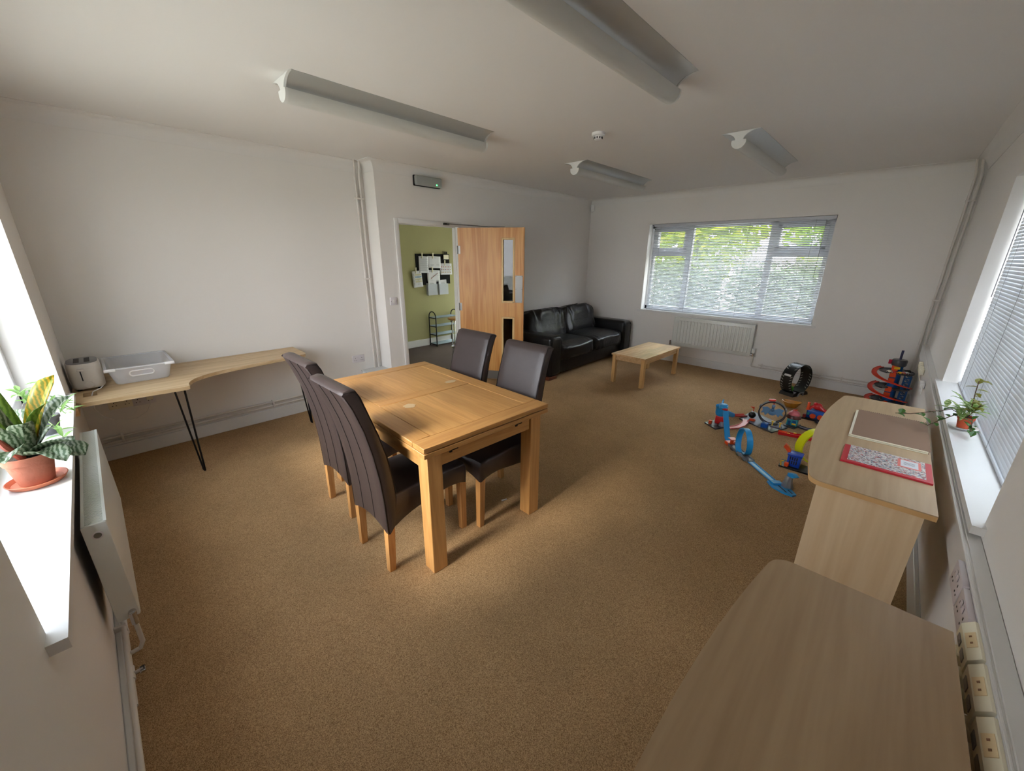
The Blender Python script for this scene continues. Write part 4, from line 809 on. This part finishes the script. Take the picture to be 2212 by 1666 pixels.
sprig_plant(sp_, (0, 0, .08), [[(0, 0, 0), (.03, 0, .05), (.08, -.02, .06), (.11, -.04, .02)], [(0, 0, 0), (.03, -.06, .07), (.06, -.11, .08), (.085, -.14, .04)], [(0, 0, 0), (-.02, -.05, .1), (-.03, -.09, .16)], [(0, 0, 0), (.0, .06, .1), (.03, .10, .16)], [(0, 0, 0), (.01, -.1, .03), (.05, -.18, -.02), (.06, -.23, -.05)], [(0, 0, 0), (-.03, .03, .1), (-.05, .07, .14)], [(0, 0, 0), (.05, .05, .06), (.10, .06, .05)], [(0, 0, 0), (.02, -.02, .1), (.03, -.02, .18)]], PALEG, .055, .02, 11)
ivp = (3.34, -.172, DZ0)
G().lathe([(.03, 0), (.046, .004), (.06, .013), (.057, .014), (.038, .007), (.003, .006)], ivp[0], ivp[1], 28, Matrix.Translation((0, 0, DZ0))).build('plant_dish', GLOSSW, label='shallow white dish under the ivy pot on the window sill', cat='dish')
iv = thing('potted_ivy', 'small orange pot of ivy and variegated leaves trailing over the maple desk', 'plant', (ivp[0], ivp[1], DZ0+.008))
G().lathe([(.024, 0), (.031, .048), (.034, .049), (.034, .062), (.031, .062), (.029, .05)], 0, 0, 24).build('pot', TERRA2, iv, world=False); G().lathe([(.029, .054), (.003, .057)], 0, 0, 16).build('soil', SOIL, iv, world=False)
sprig_plant(iv, (0, 0, .055), [[(0, 0, 0), (.0, .02, .03), (.02, .06, .04), (.03, .09, .03)], [(0, 0, 0), (.02, .0, .05), (.05, .03, .08)], [(0, 0, 0), (-.02, .02, .04), (-.05, .03, .04), (-.08, .03, .0)], [(0, 0, 0), (.03, -.01, .04), (.07, .0, .06)], [(0, 0, 0), (-.03, .0, .05), (-.06, -.01, .05)]], VARIEG, .065, .026, 8)
sprig_plant(iv, (0, 0, .055), [[(0, 0, 0), (.01, .06, .03), (.0, .13, .0), (-.02, .21, -.03), (-.03, .27, -.04)], [(0, 0, 0), (-.03, .05, .01), (-.08, .10, -.02), (-.12, .14, -.05)], [(0, 0, 0), (-.08, -.01, .02), (-.15, -.01, -.02), (-.20, -.01, -.04)]], IVY, .04, .03, 8, False)
sprig_plant(iv, (0, 0, .055), [[(0, 0, 0), (-.02, .0, .08), (-.01, .005, .15), (-.03, .01, .21)], [(0, 0, 0), (-.04, -.01, .05), (-.08, -.02, .10)]], IVYO, .045, .03, 8, False)

# ---------------------------------------------------------------- toys on the floor
def chan(w, t_=.004, lip=.009): return [(-w/2, 0), (w/2, 0), (w/2, lip), (w/2-.004, lip), (w/2-.004, t_), (-w/2+.004, t_), (-w/2+.004, lip), (-w/2, lip)]
def flat(w, h=.01): return [(-w/2, 0), (w/2, 0), (w/2, h), (-w/2, h)]
def arc3(cen, e1, e2, r, a0, a1, n, drift=Vector((0, 0, 0))):
    P, U = [], []
    for k in range(n+1):
        a = radians(a0+(a1-a0)*k/n); d = e1*cos(a)+e2*sin(a); P.append(Vector(cen)+d*r+drift*(k/n-.5)); U.append(-d)
    return P, U
tdir = Vector((-.72, -.69, 0)); tside = Vector((-.69, .72, 0)); zz = Vector((0, 0, 1))
# blue stunt track with its loop
st = thing('stunt_track', 'long light blue toy stunt track with a blue loop on the carpet', 'toy track', (3.8, .8, 0))
def along(s, z=0, side=0): p = Vector((4.04, 1.075, z))+tdir*s+tside*side; return p
G().sweep([(4.31, 1.205, .205), (4.27, 1.19, .185), (4.20, 1.155, .13), (4.13, 1.12, .07), (4.07, 1.09, .025), (4.03, 1.065, .016)], chan(.048)).build('ramp', BLUE, st)
g = G(); g.box(-.03, .03, -.035, .035, 0, .03, .006, 1, Matrix.Translation(along(.03)) @ Matrix.Rotation(.76, 4, 'Z')).box(-.02, .02, -.055, -.03, 0, .035, .006, 1, Matrix.Translation(along(.04)) @ Matrix.Rotation(.76, 4, 'Z')).box(-.012, .012, -.012, .012, .02, .07, .004, 1, Matrix.Translation(along(.06)) @ Matrix.Rotation(.76, 4, 'Z')); g.build('connector', ORANGE, st)
G().box(-.03, .03, -.028, .028, .07, .078, .002, 1, Matrix.Translation(along(.065)) @ Matrix.Rotation(.76, 4, 'Z')).build('connector_cap', SALMON, st)
G().sweep([along(.06, .004), along(.24, .004), along(.37, .004)], chan(.06, .012, .022)).build('clear_base', SMOKE, st)
g = G(); [g.box(-.02, .02, -.045, .045, 0, .01, .003, 1, Matrix.Translation(along(s)) @ Matrix.Rotation(.76, 4, 'Z')) for s in (.14, .24, .33)]; g.build('base_foot', SMOKE, st)
P, U = arc3(along(.235, .133), Vector((-.875, -.485, 0)), zz, .115, -95, 265, 40, Vector((-.485, .875, 0))*.045); G().sweep(P, chan(.046), U).build('loop', BLUE, st)
G().sweep([along(.36, .004), along(.55, .004), along(.70, .004)], chan(.05)).build('straight', BLUE, st)
G().sweep([along(.36, .008), along(.70, .008)], flat(.022, .0015)).build('centre_rib', PL('toy_pale_blue', 120, 190, 230), st)
Mw = Matrix.Translation(along(.70)) @ Matrix.Rotation(math.atan2(tdir.y, tdir.x), 4, 'Z')
G().prism([(-.03, -.05), (-.02, .04), (.10, .055), (.16, .045), (.17, .01), (.13, -.03), (.05, -.06)], 0, .014, bev=.003, seg=1, M=Mw).prism([(-.02, -.04), (-.01, .03), (.03, .03), (.03, -.04)], .012, .026, bev=.003, seg=1, M=Mw).build('end_wedge', BLUE, st)
G().box(.04, .13, -.012, -.004, .0142, .0152, 0, 1, Mw).box(.10, .15, .02, .026, .0142, .0152, 0, 1, Mw).build('wedge_slot', HOLE, st)
G().lathe([(.042, .012), (.036, .03), (.028, .06), (.022, .10), (.018, .105)], .05, .05, 8, Mw).build('cone', SMOKE, st)
G().prism([(.055, .10), (.055, .128), (.10, .142), (.135, .132), (.11, .112)], .035, .065, 'y', bev=.003, seg=1, M=Mw @ Matrix.Translation((-.01, 0, 0))).build('flag', BLUE, st)
# shark launcher on its tile
sh = thing('shark_launcher', 'blue shark-shaped toy launcher on a red base and grey road tile', 'toy', (4.45, 1.28, 0))
G().prism([(4.37, 1.395), (4.27, 1.255), (4.46, 1.17), (4.62, 1.30)], 0, .012).build('tile', DGREY, sh); G().prism([(4.39, 1.375), (4.33, 1.30), (4.40, 1.265), (4.46, 1.335)], .012, .014).build('road', GREYROAD, sh)
G().box(4.41, 4.49, 1.235, 1.315, .012, .10, .012, 2).build('base', RED, sh)
G().ell((4.45, 1.28, .155), (.045, .05, .075), .8).ell((4.40, 1.25, .215), (.055, .04, .032), .9).ell((4.42, 1.31, .20), (.02, .02, .022)).build('body', BLUE, sh); G().prism([(4.44, .21), (4.48, .20), (4.475, .265), (4.455, .255)], 1.275, 1.287, 'y').build('fin', BLUE, sh)
G().ell((4.36, 1.225, .205), (.022, .03, .012)).build('mouth', RED, sh); G().ell((4.385, 1.215, .226), (.008, .006, .008)).ell((4.39, 1.285, .226), (.008, .006, .008)).build('eye', TWHITE, sh)
G().tube([(4.46, 1.26, .14), (4.58, 1.24, .09), (4.68, 1.22, .05)], [.028, .03, .026], 10).build('tail', BLUE, sh)
G().lathe([(.028, .012), (.03, .03), (.02, .05)], 4.39, 1.235, 14).build('drum', GREYROAD, sh); G().box(4.355, 4.385, 1.325, 1.355, .012, .05, .004, 1).build('gate', ORANGE, sh)
rc_ = thing('curved_toy_track', 'pair of red curved toy track pieces beside the shark launcher', 'toy track', (4.65, 1.2, 0))
G().sweep([(4.40, 1.165, .008), (4.47, 1.115, .008), (4.56, 1.09, .008), (4.66, 1.085, .012), (4.74, 1.10, .0138)], chan(.055, .004, .011)).build('track', PL('toy_rose', 220, 96, 96), rc_); G().sweep([(4.69, 1.22, .04), (4.78, 1.19, .02), (4.86, 1.135, .0138)], chan(.055, .004, .014)).build('track', PL('toy_scarlet', 212, 50, 40), rc_)
# road tile with the bomb
rt = thing('road_tile', 'grey printed toy road tile carrying a black bomb and orange flag', 'toy', (4.8, .98, 0))
G().prism([(4.745, 1.165), (4.575, .83), (4.82, .74), (5.09, 1.12)], 0, .012).build('tile', DGREY, rt); G().prism([(4.765, 1.15), (4.66, .97), (4.88, .88), (5.06, 1.11)], .012, .0135).build('road', GREYROAD, rt)
G().ell((4.80, 1.065, .062), (.035, .035, .035)).build('bomb', TBLACK, rt); G().cyl((4.80, 1.065, .095), (4.80, 1.065, .104), .011, 10).build('bomb_cap', TWHITE, rt); G().cyl((4.80, 1.062, .10), (4.80, 1.058, .155), .004, 6).prism([(1.058, .155), (1.058, .13), (1.095, .15)], 4.797, 4.803, 'x').build('flag', ORANGE, rt); G().box(4.735, 4.785, 1.02, 1.075, .012, .03, .006, 1).build('launcher_pad', ORANGE, rt)
G().box(4.635, 4.70, .885, .945, .012, .055, .004, 1).build('blue_gate', DBLUE, rt)
# dragon loop
dl = thing('dragon_loop', 'dark grey upright toy loop with a blue dragon inside', 'toy track', (4.80, .90, .012))
vd = Vector((.98, .15, 0)); e1 = Vector((-.15, .98, 0)); P, U = arc3((4.80, .895, .136), e1, zz, .122, -125, 245, 44, vd*.05); G().sweep(P, chan(.05, .005, .012), U).build('loop', DGREY, dl)
Md = Matrix(((e1.x, vd.x, 0, 4.80), (e1.y, vd.y, 0, .895), (0, 0, 1, .136), (0, 0, 0, 1)))
dm_ = PL('toy_dragon', 104, 146, 184, .35)
G().ell((0, 0, .0), (.028, .02, .03), .9, M=Md).ell((0, -.01, .035), (.016, .018, .022), M=Md).tube([(0, -.005, .035), (0, -.02, .065), (0, -.03, .085)], [.014, .012, .012], 8, Md).build('dragon_body', dm_, dl); G().ell((0, -.045, .085), (.016, .026, .013), .8, M=Md).build('dragon_head', dm_, dl)
for s in (-1, 1): G().prism([(s*.01, .03), (s*.05, .055), (s*.095, .045), (s*.085, .012), (s*.10, -.02), (s*.07, -.012), (s*.058, -.04), (s*.035, -.012), (s*.012, -.03)], -.003, .003, 'y', M=Md).build('dragon_wing', dm_, dl)
G().box(-.03, .03, -.02, .02, .125, .142, .004, 1, Md @ Matrix.Rotation(.15, 4, 'Y')).box(-.006, .006, -.01, .01, .07, .125, 0, 1, Md).build('release_lever', PL('toy_coral', 232, 70, 62), dl)
for a in (25, 155, 240): G().box(-.012, .012, -.028, .028, -.006, .006, .002, 1, Matrix.Translation(Vector((4.80, .895, .136))+(e1*cos(radians(a))+zz*sin(radians(a)))*.124) @ Matrix.Rotation(math.atan2(e1.y, e1.x)-pi/2*0, 4, 'Z') @ Matrix.Rotation(radians(90-a), 4, 'Y')).build('loop_joint', GREYROAD, dl)
# cupcake shop
cs = thing('cupcake_shop', 'toy cupcake shop with pink icing roof and teal walls', 'toy', (4.935, .722, 0))
G().prism([(4.87, .79), (4.84, .69), (4.99, .655), (5.02, .76)], 0, .014).build('tile', DGREY, cs); G().box(4.89, 4.985, .68, .77, .014, .085, .006, 2).build('shop', TEAL, cs)
G().box(4.886, 4.89, .735, .758, .02, .065).build('door', NAVY, cs); G().box(4.884, 4.889, .69, .722, .05, .072).build('shop_window', NAVY, cs); G().box(4.88, 4.889, .688, .724, .03, .044, .002, 1).build('counter', TYEL2, cs)
G().lathe([(.058, .085), (.066, .09), (.066, .10), (.05, .125), (.02, .127)], 4.937, .725, 20).build('chocolate', CHOC, cs); G().lathe([(.052, .122), (.05, .135), (.036, .155), (.02, .165), (.004, .168)], 4.937, .725, 20).ell((4.93, .73, .166), (.014, .018, .012)).build('icing', PINK, cs); G().tube([(4.93+.012*cos(k), .72+.014*sin(k), .172+.002*k) for k in range(6)], .004, 6).build('cherry_ring', ORANGE, cs)
# red launcher strip, amber clip
ls = thing('launcher_strip', 'red and orange straight toy launcher with yellow tabs', 'toy track', (4.64, .67, 0))
G().sweep([(4.61, .785, .004), (4.63, .67, .004), (4.655, .525, .004)], chan(.055, .012, .026)).build('track', PL('toy_crimson', 200, 24, 34), ls); G().sweep([(4.611, .78, .018), (4.622, .715, .018)], chan(.036, .008, .016)).build('slider', ORANGE, ls); G().ell((4.655, .525, .018), (.028, .012, .016)).build('nose', RED, ls)
for y, s in ((.70, -.026), (.655, .024), (.60, -.026), (.56, .026)): G().box(4.64+s-.012, 4.64+s+.006, y-.012, y+.012, .026, .034, .002, 1).build('tab', TYEL2, ls)
ac = thing('toy_gate', 'small yellow and grey toy gate beside the dragon loop', 'toy', (4.74, .80, 0)); G().box(4.72, 4.78, .785, .875, .0122, .022, .002, 1).build('base', GREYROAD, ac)
for y in (.797, .863): G().box(4.735, 4.745, y-.005, y+.005, .02, .066).box(4.733, 4.747, y-.012, y+.012, .062, .07).build('post', TYEL2, ac)
# curved dark road, bus with gorilla
rr_ = thing('curved_road', 'dark grey curved toy road beside the cupcake shop', 'toy track', (5.02, .55, 0)); P = [(4.93, .66, .006), (4.91, .60, .006), (4.92, .53, .006), (4.98, .475, .006), (5.08, .46, .006), (5.17, .49, .006), (5.22, .55, .006)]
G().sweep(P, chan(.06, .005, .012)).build('road', DGREY, rr_); G().sweep([(x, y, z+.0055) for x, y, z in P], flat(.012, .001)).build('road_marking', GREYROAD, rr_)
fb = thing('toy_bus', 'blue toy station with orange wheels and a red gorilla on top', 'toy', (5.30, .59, 0))
G().box(5.235, 5.375, .475, .69, 0, .016, .003, 1).build('tile', TBLACK, fb); G().box(5.265, 5.36, .49, .66, .016, .105, .008, 2).build('body', DBLUE, fb)
for y in (.60, .535): G().cyl((5.262, y, .045), (5.268, y, .045), .027, 18).build('arch', ORANGE, fb)
G().box(5.259, 5.266, .632, .652, .05, .08, .002, 1).build('side_window', TEAL, fb); G().box(5.24, 5.27, .655, .685, .016, .055, .004, 1).build('ramp', PL('toy_maroon', 132, 40, 40), fb)
g = G(); g.ell((5.31, .58, .145), (.035, .04, .038), .9).ell((5.29, .60, .175), (.02, .02, .018)).tube([(5.30, .565, .155), (5.275, .525, .13), (5.28, .49, .11)], [.018, .015, .015], 8).tube([(5.31, .60, .15), (5.28, .635, .13), (5.275, .64, .11)], [.018, .014, .014], 8).tube([(5.32, .56, .12), (5.31, .51, .112), (5.30, .46, .125)], [.02, .016, .014], 8); g.build('gorilla', RED, fb)
G().lathe([(.018, .105), (.012, .13), (.014, .185), (.010, .187)], 5.27, .655, 10).build('chimney', ORANGE, fb)
# golden boat bowl
G().loft([[(5.57+a_*cos(k*pi/12)*s, .84+b_*sin(k*pi/12)*s, z+(.012*abs(sin(k*pi/12))**3 if z > .05 else 0)) for k in range(24)] for a_, b_, s, z in ((.04, .05, 1, .0), (.045, .055, 1, .004), (.068, .098, 1, .062), (.062, .091, 1, .064), (.04, .05, 1, .014), (.005, .005, 1, .012))]).build('toy_boat', GOLD, label='golden brown boat-shaped toy bowl on the carpet', cat='toy')
# blue garage and yellow loop
gg = thing('toy_garage', 'blue toy garage with orange slide on a black tile', 'toy', (3.94, .55, 0))
G().box(3.865, 4.01, .40, .64, 0, .014, .004, 1).build('tile', TBLACK, gg); g = G(); g.box(3.90, 3.975, .505, .595, .014, .115, .006, 2).box(3.893, 3.98, .498, .60, .108, .128, .006, 2); g.build('building', PL('toy_cobalt', 28, 74, 186), gg)
g = G(); [g.box(3.897, 3.9005, y-.004, y+.004, z, z+.028) for y in (.575, .56, .545, .53) for z in (.04, .075)]; g.build('window_slot', HOLE, gg)
G().prism([(.60, .12), (.585, .135), (.61, .17), (.632, .185), (.64, .16)], 3.92, 3.955, 'x', bev=.002, seg=1).build('slide', ORANGE, gg); G().box(3.868, 3.90, .575, .605, .014, .05, .006, 1).build('car', ORANGE, gg); G().tube([(3.872, .625, .014), (3.872, .63, .055), (3.872, .61, .062)], .004, 6).build('handle', TYEL2, gg)
yl = thing('yellow_loop', 'bright yellow toy loop standing beside the blue garage', 'toy track', (4.04, .46, 0)); P, U = arc3((4.12, .46, .16), Vector((-.75, .66, 0)), zz, .14, -80, 200, 32, Vector((.03, 0, 0))); G().sweep(P, chan(.07, .005, .012), U).build('loop', YELLOW, yl)
# wide black loop
bl = thing('wide_loop', 'wide black slotted toy loop standing by the skirting board', 'toy track', (6.13, .92, 0))
ax = Vector((.40, .917, 0)); e1 = Vector((-.917, .40, 0)); Rr = .192; cen = Vector((6.13, .915, .205)); n = 28; wd_ = .14
P, U = arc3(cen, e1, zz, Rr, -62, 242, n, Vector((0, 0, 0))); G().sweep(P, flat(wd_, .006), U).build('band', TBLACK, bl)
g = G()
for k in range(2, n-1):
    if k in (8, 9, 19, 20): continue
    d = (P[k]-cen).normalized(); tg = (P[k+1]-P[k-1]).normalized()
    for s in (-.05, .05):
        M = Matrix(((ax.x, tg.x, d.x, (P[k]+ax*s).x), (ax.y, tg.y, d.y, (P[k]+ax*s).y), (ax.z, tg.z, d.z, (P[k]+ax*s).z), (0, 0, 0, 1))) @ Matrix.Rotation(.6 if s > 0 else -.6, 4, 'Z')
        g.box(-.014, .014, -.004, .004, -.0075, .0015, 0, 1, M)
g.build('light_slot', PL('slot_light', 176, 176, 170, .6), bl)
Mb = Matrix(((e1.x, ax.x, 0, 6.14), (e1.y, ax.y, 0, .91), (0, 0, 1, 0), (0, 0, 0, 1)))
for s in (-1, 1): G().prism([(s*.06, 0), (s*.15, 0), (s*.13, .04), (s*.085, .055), (s*.05, .03)], -.085, .085, 'y', bev=.003, seg=1, M=Mb).build('foot', BLACK, bl)
G().tube([(-.04, -.09, .0), (-.03, -.10, .045), (.05, -.10, .045), (.06, -.09, 0)], .007, 6, Mb).build('clip', GREYPL, bl); G().ell((.02, .04, .06), (.035, .035, .04), .7, M=Mb).build('target', TGREEN, bl)
for a in (20, 160): G().box(-.04, .04, -.012, .012, -.001, .003, .001, 1, Matrix.Translation(cen+(e1*cos(radians(a))+zz*sin(radians(a)))*(Rr+.002)) @ Matrix(((ax.x, 0, 0, 0), (ax.y, 0, 0, 0), (0, 0, 0, 0), (0, 0, 0, 1))) if 0 else Matrix(((ax.x, (-e1*sin(radians(a))+zz*cos(radians(a))).x, (e1*cos(radians(a))+zz*sin(radians(a))).x, (cen+(e1*cos(radians(a))+zz*sin(radians(a)))*(Rr+.001)).x), (ax.y, (-e1*sin(radians(a))+zz*cos(radians(a))).y, (e1*cos(radians(a))+zz*sin(radians(a))).y, (cen+(e1*cos(radians(a))+zz*sin(radians(a)))*(Rr+.001)).y), (0, (-e1*sin(radians(a))+zz*cos(radians(a))).z, (e1*cos(radians(a))+zz*sin(radians(a))).z, (cen+(e1*cos(radians(a))+zz*sin(radians(a)))*(Rr+.001)).z), (0, 0, 0, 1)))).build('badge', TWHITE, bl)
# spiral garage tower
tw = thing('spiral_tower', 'tall blue and orange spiral toy garage tower in the corner', 'toy', (6.33, .045, 0)); X, Y = 6.33, .045
G().lathe([(.05, 0), (.046, .5)], X, Y, 20).build('column', NAVY, tw); [G().box(X-.052, X-.03, Y-.005, Y+.05, z, z+.06, .004, 1).build('column_panel', ORANGE, tw) for z in (.03, .13, .20, .30, .37, .445)]
for z in (.085, .245, .425):
    P = [(X+.108*cos(radians(a)), Y+.108*sin(radians(a)), z) for a in range(-175, 150, 12)]; dk = G().sweep(P, chan(.085, .006, .014)).build('deck', DGREY, tw)
for k, (z0, z1) in enumerate(((-.0, .085), (.085, .245), (.245, .425))):
    P = [(X+(.165)*cos(radians(a)), Y+.02+(.165)*sin(radians(a)), z1-(z1-z0)*(a-40)/230+.012) for a in range(40, 272, 11)]; P = [(x, max(y, -.10), z) for x, y, z in P]; G().sweep(P, chan(.045, .005, .012)).build('ramp', PL('toy_ramp_orange', 226, 62, 36), tw)
g = G(); ex_, ey_ = X-.06, -.082
for dx in (0, .075):
    for dy in (0, .05): g.box(ex_+dx-.006, ex_+dx+.006, ey_+dy-.006, ey_+dy+.006, 0, .40)
for k in range(8): z = .03+k*.05; g.box(ex_-.003, ex_+.003, ey_, ey_+.05, z, z+.012).tube([(ex_, ey_, z), (ex_, ey_+.05, z+.045)], .004, 5).tube([(ex_+.075, ey_, z), (ex_+.075, ey_+.05, z+.045)], .004, 5)
g.box(ex_-.008, ex_+.083, ey_-.008, ey_+.0, 0, .41, .002, 1); g.build('lift_frame', NAVY, tw); G().box(ex_+.01, ex_+.065, ey_+.008, ey_+.045, .12, .15, .004, 1).build('lift_car', TWHITE, tw)
G().lathe([(.058, .50), (.064, .512), (.066, .56), (.058, .572)], X, Y, 24).build('crown', DGREY, tw); G().cyl((X, Y, .57), (X+.004, Y, .675), .011, 10).build('mast', PL('toy_indigo', 48, 48, 84), tw); G().box(X-.03, X+.01, Y+.062, Y+.09, .515, .56, .004, 1).build('crown_light', PL('toy_ruby', 196, 20, 60), tw); G().box(X-.07, X-.03, Y-.02, Y+.03, .47, .495, .003, 1).build('sign', TYEL2, tw)
for k, (a, m) in enumerate(((150, CREAM), (172, RED), (195, TYEL2), (212, PINK), (232, TWHITE), (300, TBLACK))):
    a = radians(a); x, y = X+.108*cos(a), Y+.108*sin(a)
    t = thing('toy_car', '%s toy car parked on the top deck of the spiral tower' % ('cream', 'red', 'amber', 'pink', 'white', 'black')[k], 'toy car', (x, y, .4315), a+pi/2, 'toy cars on the tower')
    G().prism([(-.028, .004), (.028, .004), (.03, .013), (.014, .016), (.006, .024), (-.014, .024), (-.024, .015), (-.03, .014)], -.012, .012, 'y', bev=.002, seg=1).build('body', m, t, world=False); G().cyl((-.016, -.013, .006), (-.016, .013, .006), .006, 10).cyl((.017, -.013, .006), (.017, .013, .006), .006, 10).build('wheel', TBLACK, t, world=False)
G().prism([(1.925, 1.94), (1.965, 1.925), (1.97, 1.935), (1.935, 1.95)], 0.0, .003).build('paper_scrap', PAPER, label='tiny white paper scrap on the carpet under the dining table', cat='scrap')
